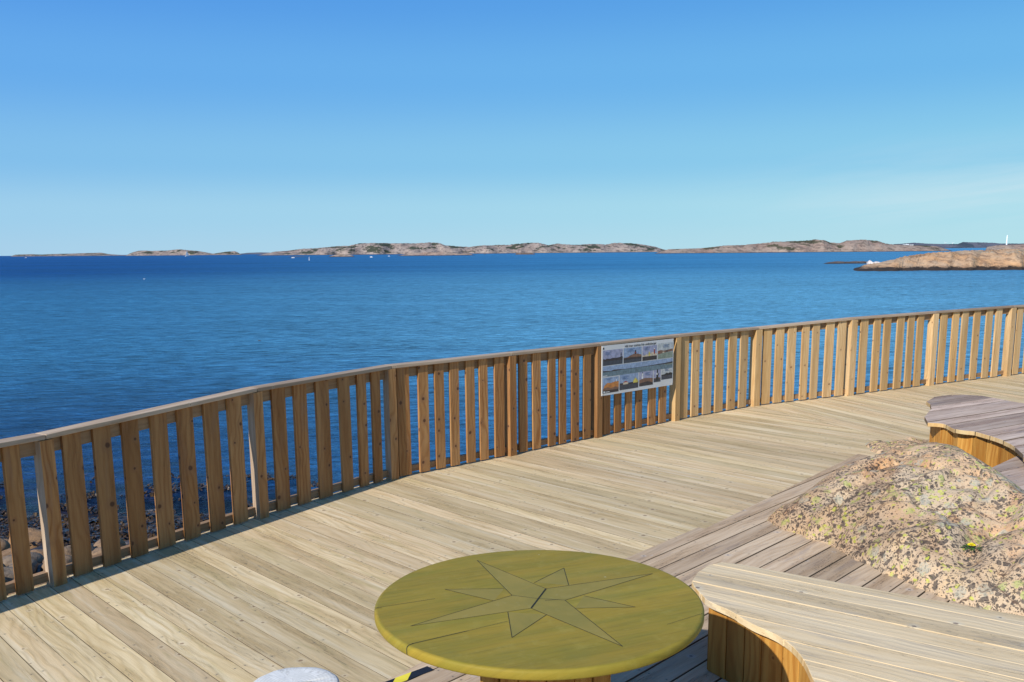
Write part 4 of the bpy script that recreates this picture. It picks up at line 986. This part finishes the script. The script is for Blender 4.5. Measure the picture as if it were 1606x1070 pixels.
to_ = bpy.data.objects.new('t', tc_); COL.objects.link(to_); dg = bpy.context.evaluated_depsgraph_get(); dg.update(); me = bpy.data.meshes.new_from_object(to_.evaluated_get(dg)); bpy.data.objects.remove(to_)
xs = [v.co.x for v in me.vertices]; sc_ = .44 / (max(xs) - min(xs))
for v in me.vertices:
    u = .52 + v.co.x * sc_; w_ = .922 + v.co.y * sc_ * BW / BH * 1.0; v.co = BP(u, w_, .0072)
me.materials.clear(); me.materials.append(PC['black']); o = bpy.data.objects.new('title', me); COL.objects.link(o); o.parent = ib; o.matrix_parent_inverse = Matrix.Translation(ib.location).inverted()
for u in (.015, .985):
    for v in (.03, .97):
        mb = MB(); c_ = BP(u, v, .0075); mb.box(c_, ax_u, nrm, (0, 0, 1), .010, .003, .010); mb.build('screw', PC['cream'], ib)

# ------------------------------------------------------------------ boats, marks, birds
M['hull'] = plain('white_hull', (.80, .80, .78), .35); M['sail'] = plain('sail_cloth', (.82, .82, .80), .7); M['darkm'] = plain('dark_metal', (.05, .05, .05), .6); M['cabin'] = plain('boat_window', (.06, .08, .1), .2)
def place(px, py, D): return Vector((xat(px, py, D), D, SEA))
def hull_mesh(L, B, Hh):
    vs, fs = [], []; N_ = 9
    for i in range(N_):
        t = i / (N_ - 1); w = B / 2 * (math.sin(math.pi * min(1, (1 - t) * 1.15 + .0) / 2) if t > .15 else .93); w = max(w, .02); x = L * (t - .5); h_ = Hh * (1 + .35 * t * t)
        vs += [(x, -w, h_), (x, -w * .75, 0), (x, 0, -.3 * Hh), (x, w * .75, 0), (x, w, h_)]
    for i in range(N_ - 1):
        for k in range(4): a = i * 5 + k; fs.append((a, a + 5, a + 6, a + 1))
        a = i * 5; fs.append((a, a + 4, a + 9, a + 5))
    fs += [(0, 1, 2, 3, 4), tuple((N_ - 1) * 5 + k for k in (4, 3, 2, 1, 0))]
    return vs, fs
def localpart(name, vs, fs, mat, parent, sm=False):
    o = raw(name, vs, fs, mat, None, sm); o.parent = parent; return o
def lbox(name, c, s_, mat, parent):
    mb = MB(); mb.box(c, (1, 0, 0), (0, 1, 0), (0, 0, 1), *s_); o = mb.build(name, mat); o.parent = parent; return o
D = 2050 * .93
sb = empty('sailing_boat', place(293.8, 402, D), 'white sailing boat with raised sails off the humped island', 'sailing boat'); sb.rotation_euler.z = R(55)
v, f = hull_mesh(9, 2.8, 1.0); localpart('hull', v, f, M['hull'], sb, True)
lbox('mast', (0, 0, 6.3), (.16, .16, 11), M['hull'], sb)
localpart('mainsail', [(-.2, 0, 1.8), (-3.8, .35, 1.9), (-.2, 0, 11.3), (-.2, .06, 1.8), (-3.8, .41, 1.9), (-.2, .06, 11.3)], [(0, 1, 2), (5, 4, 3), (0, 3, 4, 1), (1, 4, 5, 2), (2, 5, 3, 0)], M['sail'], sb)
localpart('foresail', [(.2, 0, 10), (.3, -.3, 1.5), (4.2, 0, 1.3), (.2, .06, 10), (.3, -.24, 1.5), (4.2, .06, 1.3)], [(0, 1, 2), (5, 4, 3), (0, 3, 4, 1), (1, 4, 5, 2), (2, 5, 3, 0)], M['sail'], sb)
def motorboat(px, py, D, L, rz, label):
    o = empty('motorboat', place(px, py, D), label, 'motorboat', 'small boats anchored in the bay'); o.rotation_euler.z = R(rz)
    v, f = hull_mesh(L, L * .34, L * .14); localpart('hull', v, f, M['hull'], o, True); lbox('cabin', (L * .02, 0, L * .2), (L * .3, L * .22, L * .14), M['hull'], o); lbox('windscreen', (L * .175, 0, L * .2), (L * .02, L * .2, L * .08), M['cabin'], o)
motorboat(459.5, 405, 850, 2.9, 10, 'small white motorboat beside the flat dark skerry at left')
motorboat(582.5, 403.6, 860, 2.6, 170, 'small white motorboat right of the tiny pale skerry')
motorboat(40.5, 403, 1900, 3.6, 20, 'white speck of a boat near the far left horizon')
motorboat(610, 402.0, 1050, 2.2, 0, 'faint white boat between the tiny skerry and the low spit')
def spar(px, py, D, h_, name, label, mat, w=.35):
    o = empty(name, place(px, py, D), label, 'sea mark'); vs, fs = [], []
    prof_ = [(w * 1.6, -.3), (w * 1.6, h_ * .12), (w * .7, h_ * .2), (w * .55, h_ * .9), (w * .1, h_)]
    for r_, z in prof_:
        for k in range(10): t = k * math.pi / 5; vs.append((r_ * math.cos(t), r_ * math.sin(t), z))
    for q in range(len(prof_) - 1):
        for k in range(10): a = q * 10; fs.append((a + k, a + (k + 1) % 10, a + 10 + (k + 1) % 10, a + 10 + k))
    localpart('buoy_body', vs, fs, mat, o, True); lbox('top_mark', (0, 0, h_ + w * .5), (w, w, w), mat, o); return o
spar(485, 409.5, 560, 1.9, 'spar_buoy', 'pale upright spar buoy right of the flat dark skerry', M['hull'], .16)
spar(760.5, 398.6, 1500, 3.4, 'spar_buoy', 'dark spar buoy off the scrubby island', M['darkm'], .5)
# light beacon on the headland
Db = 700
bx = xat(1578.5, 385, Db); z0_ = zat(1578.5, 387, Db); z1_ = zat(1578.5, 368.5, Db)
bc = empty('light_beacon', (bx, Db, z0_), 'slim white light beacon standing behind the headland', 'beacon'); hb = z1_ - z0_
vs, fs = [], []
prof_ = [(.62, -3), (.62, 0), (.42, hb * .7), (.40, hb * .72), (.62, hb * .74), (.62, hb * .77), (.36, hb * .78), (.36, hb * .9)]
for r_, z in prof_:
    for k in range(14): t = k * math.pi / 7; vs.append((r_ * math.cos(t), r_ * math.sin(t), z))
for q in range(len(prof_) - 1):
    for k in range(14): a = q * 14; fs.append((a + k, a + (k + 1) % 14, a + 14 + (k + 1) % 14, a + 14 + k))
localpart('tower', vs, fs, M['hull'], bc, True)
localpart('lantern_roof', [(.5 * math.cos(k * math.pi / 5), .5 * math.sin(k * math.pi / 5), hb * .9) for k in range(10)] + [(0, 0, hb)], [(k, (k + 1) % 10, 10) for k in range(10)], M['hull'], bc)
# far wind turbines and white houses on the skyline
for px, lab in ((1482, 'left one of two tiny wind turbines on the far skyline'), (1493.5, 'right one of two tiny wind turbines on the far skyline')):
    Dt = 8200; zb_ = zat(px, 386, Dt); zt_ = zat(px, 381.2, Dt); o = empty('wind_turbine', (xat(px, 386, Dt), Dt, zb_), lab, 'wind turbine', 'wind turbines on the skyline'); hh = zt_ - zb_
    lbox('tower', (0, 0, hh / 2), (2.6, 2.6, hh), M['hull'], o)
    for k in range(3):
        t = R(90 + 120 * k + px); c_ = Vector((math.cos(t), 0, math.sin(t))); mb = MB(); mb.box(Vector((0, -2, hh)) + c_ * 8, c_, (0, 1, 0), c_.cross(Vector((0, 1, 0))), 16, .5, 1.3); q = mb.build('blade', M['hull']); q.parent = o
M['roofm'] = plain('grey_roof', (.16, .13, .12), .8)
for k, (px, w, hh) in enumerate(((1418, 16, 7), (1422.5, 20, 9), (1427, 14, 6), (1431, 12, 6))):
    Dt = 6400; y_ = 384.6; o = empty('far_house', (xat(px, y_, Dt), Dt, zat(px, y_, Dt) - 3), 'tiny white house in a cluster on the far shore', 'house', 'white houses on the far shore')
    lbox('wall', (0, 0, hh / 2), (w, 9, hh), M['hull'], o)
    localpart('roof', [(-w / 2, -5, hh), (w / 2, -5, hh), (w / 2, 5, hh), (-w / 2, 5, hh), (-w / 2, 0, hh + 3), (w / 2, 0, hh + 3)], [(0, 1, 5, 4), (2, 3, 4, 5), (0, 4, 3), (1, 2, 5)], M['roofm'], o)
# guano-white boulders on the skerry
M['guano'] = plain('guano_rock', (.62, .56, .52), .9, var=.35, scale=1.5, bump=.6)
for px, py, rx, hh, lab in ((1364.5, 411.5, .75, .8, 'taller white bird-stained boulder on the dark skerry'), (1375.5, 412, 1.1, .5, 'flatter white bird-stained boulder nearest the headland')):
    D = 235; p = place(px, py, D); v, f = lump(px, rx, 1.2, hh, 24, 14, .4); o = raw('boulder', v, f, M['guano']); o.location = (p.x, p.y, SEA + .35); tag(o, lab, 'boulder')
def bird(px, py, L, mat, label, hd):
    p = U(px, py, SEA); vs, fs = lump(3, L * .5, L * .22, L * .2, 18, 10, .1)
    o = empty('seabird', p, label, 'bird'); o.rotation_euler.z = hd
    # body, neck and head as one skin
    n0 = len(vs); body = [(x, y, z + L * .06) for x, y, z in vs]
    path = [(.38, .10, .09), (.46, .22, .06), (.50, .34, .055), (.55, .38, .06), (.62, .37, .035), (.74, .345, .012)]
    for (x, z, r_) in path:
        for k in range(8): t = k * math.pi / 4; body.append((x * L, r_ * L * math.cos(t), z * L + r_ * L * math.sin(t)))
    fs = list(fs)
    for q in range(len(path) - 1):
        for k in range(8): a = n0 + q * 8; fs.append((a + k, a + (k + 1) % 8, a + 8 + (k + 1) % 8, a + 8 + k))
    n1 = len(body); body += [(-.42 * L, -.1 * L, .1 * L), (-.42 * L, .1 * L, .1 * L), (-.68 * L, 0, .17 * L), (-.42 * L, 0, .04 * L)]; fs += [(n1, n1 + 1, n1 + 2), (n1, n1 + 2, n1 + 3), (n1 + 1, n1 + 3, n1 + 2)]
    localpart('body', body, fs, mat, o, True)
bird(407, 535, .15, M['darkm'], 'dark duck floating on the water above the railing', R(170)); bird(226, 438, .3, M['hull'], 'white gull on the water at the far left', R(20))

# ------------------------------------------------------------------ render setup
scene.render.engine = 'CYCLES'
scene.view_settings.view_transform = 'Standard'; scene.view_settings.look = 'None'; scene.view_settings.exposure = EXPO; scene.view_settings.gamma = 1.0
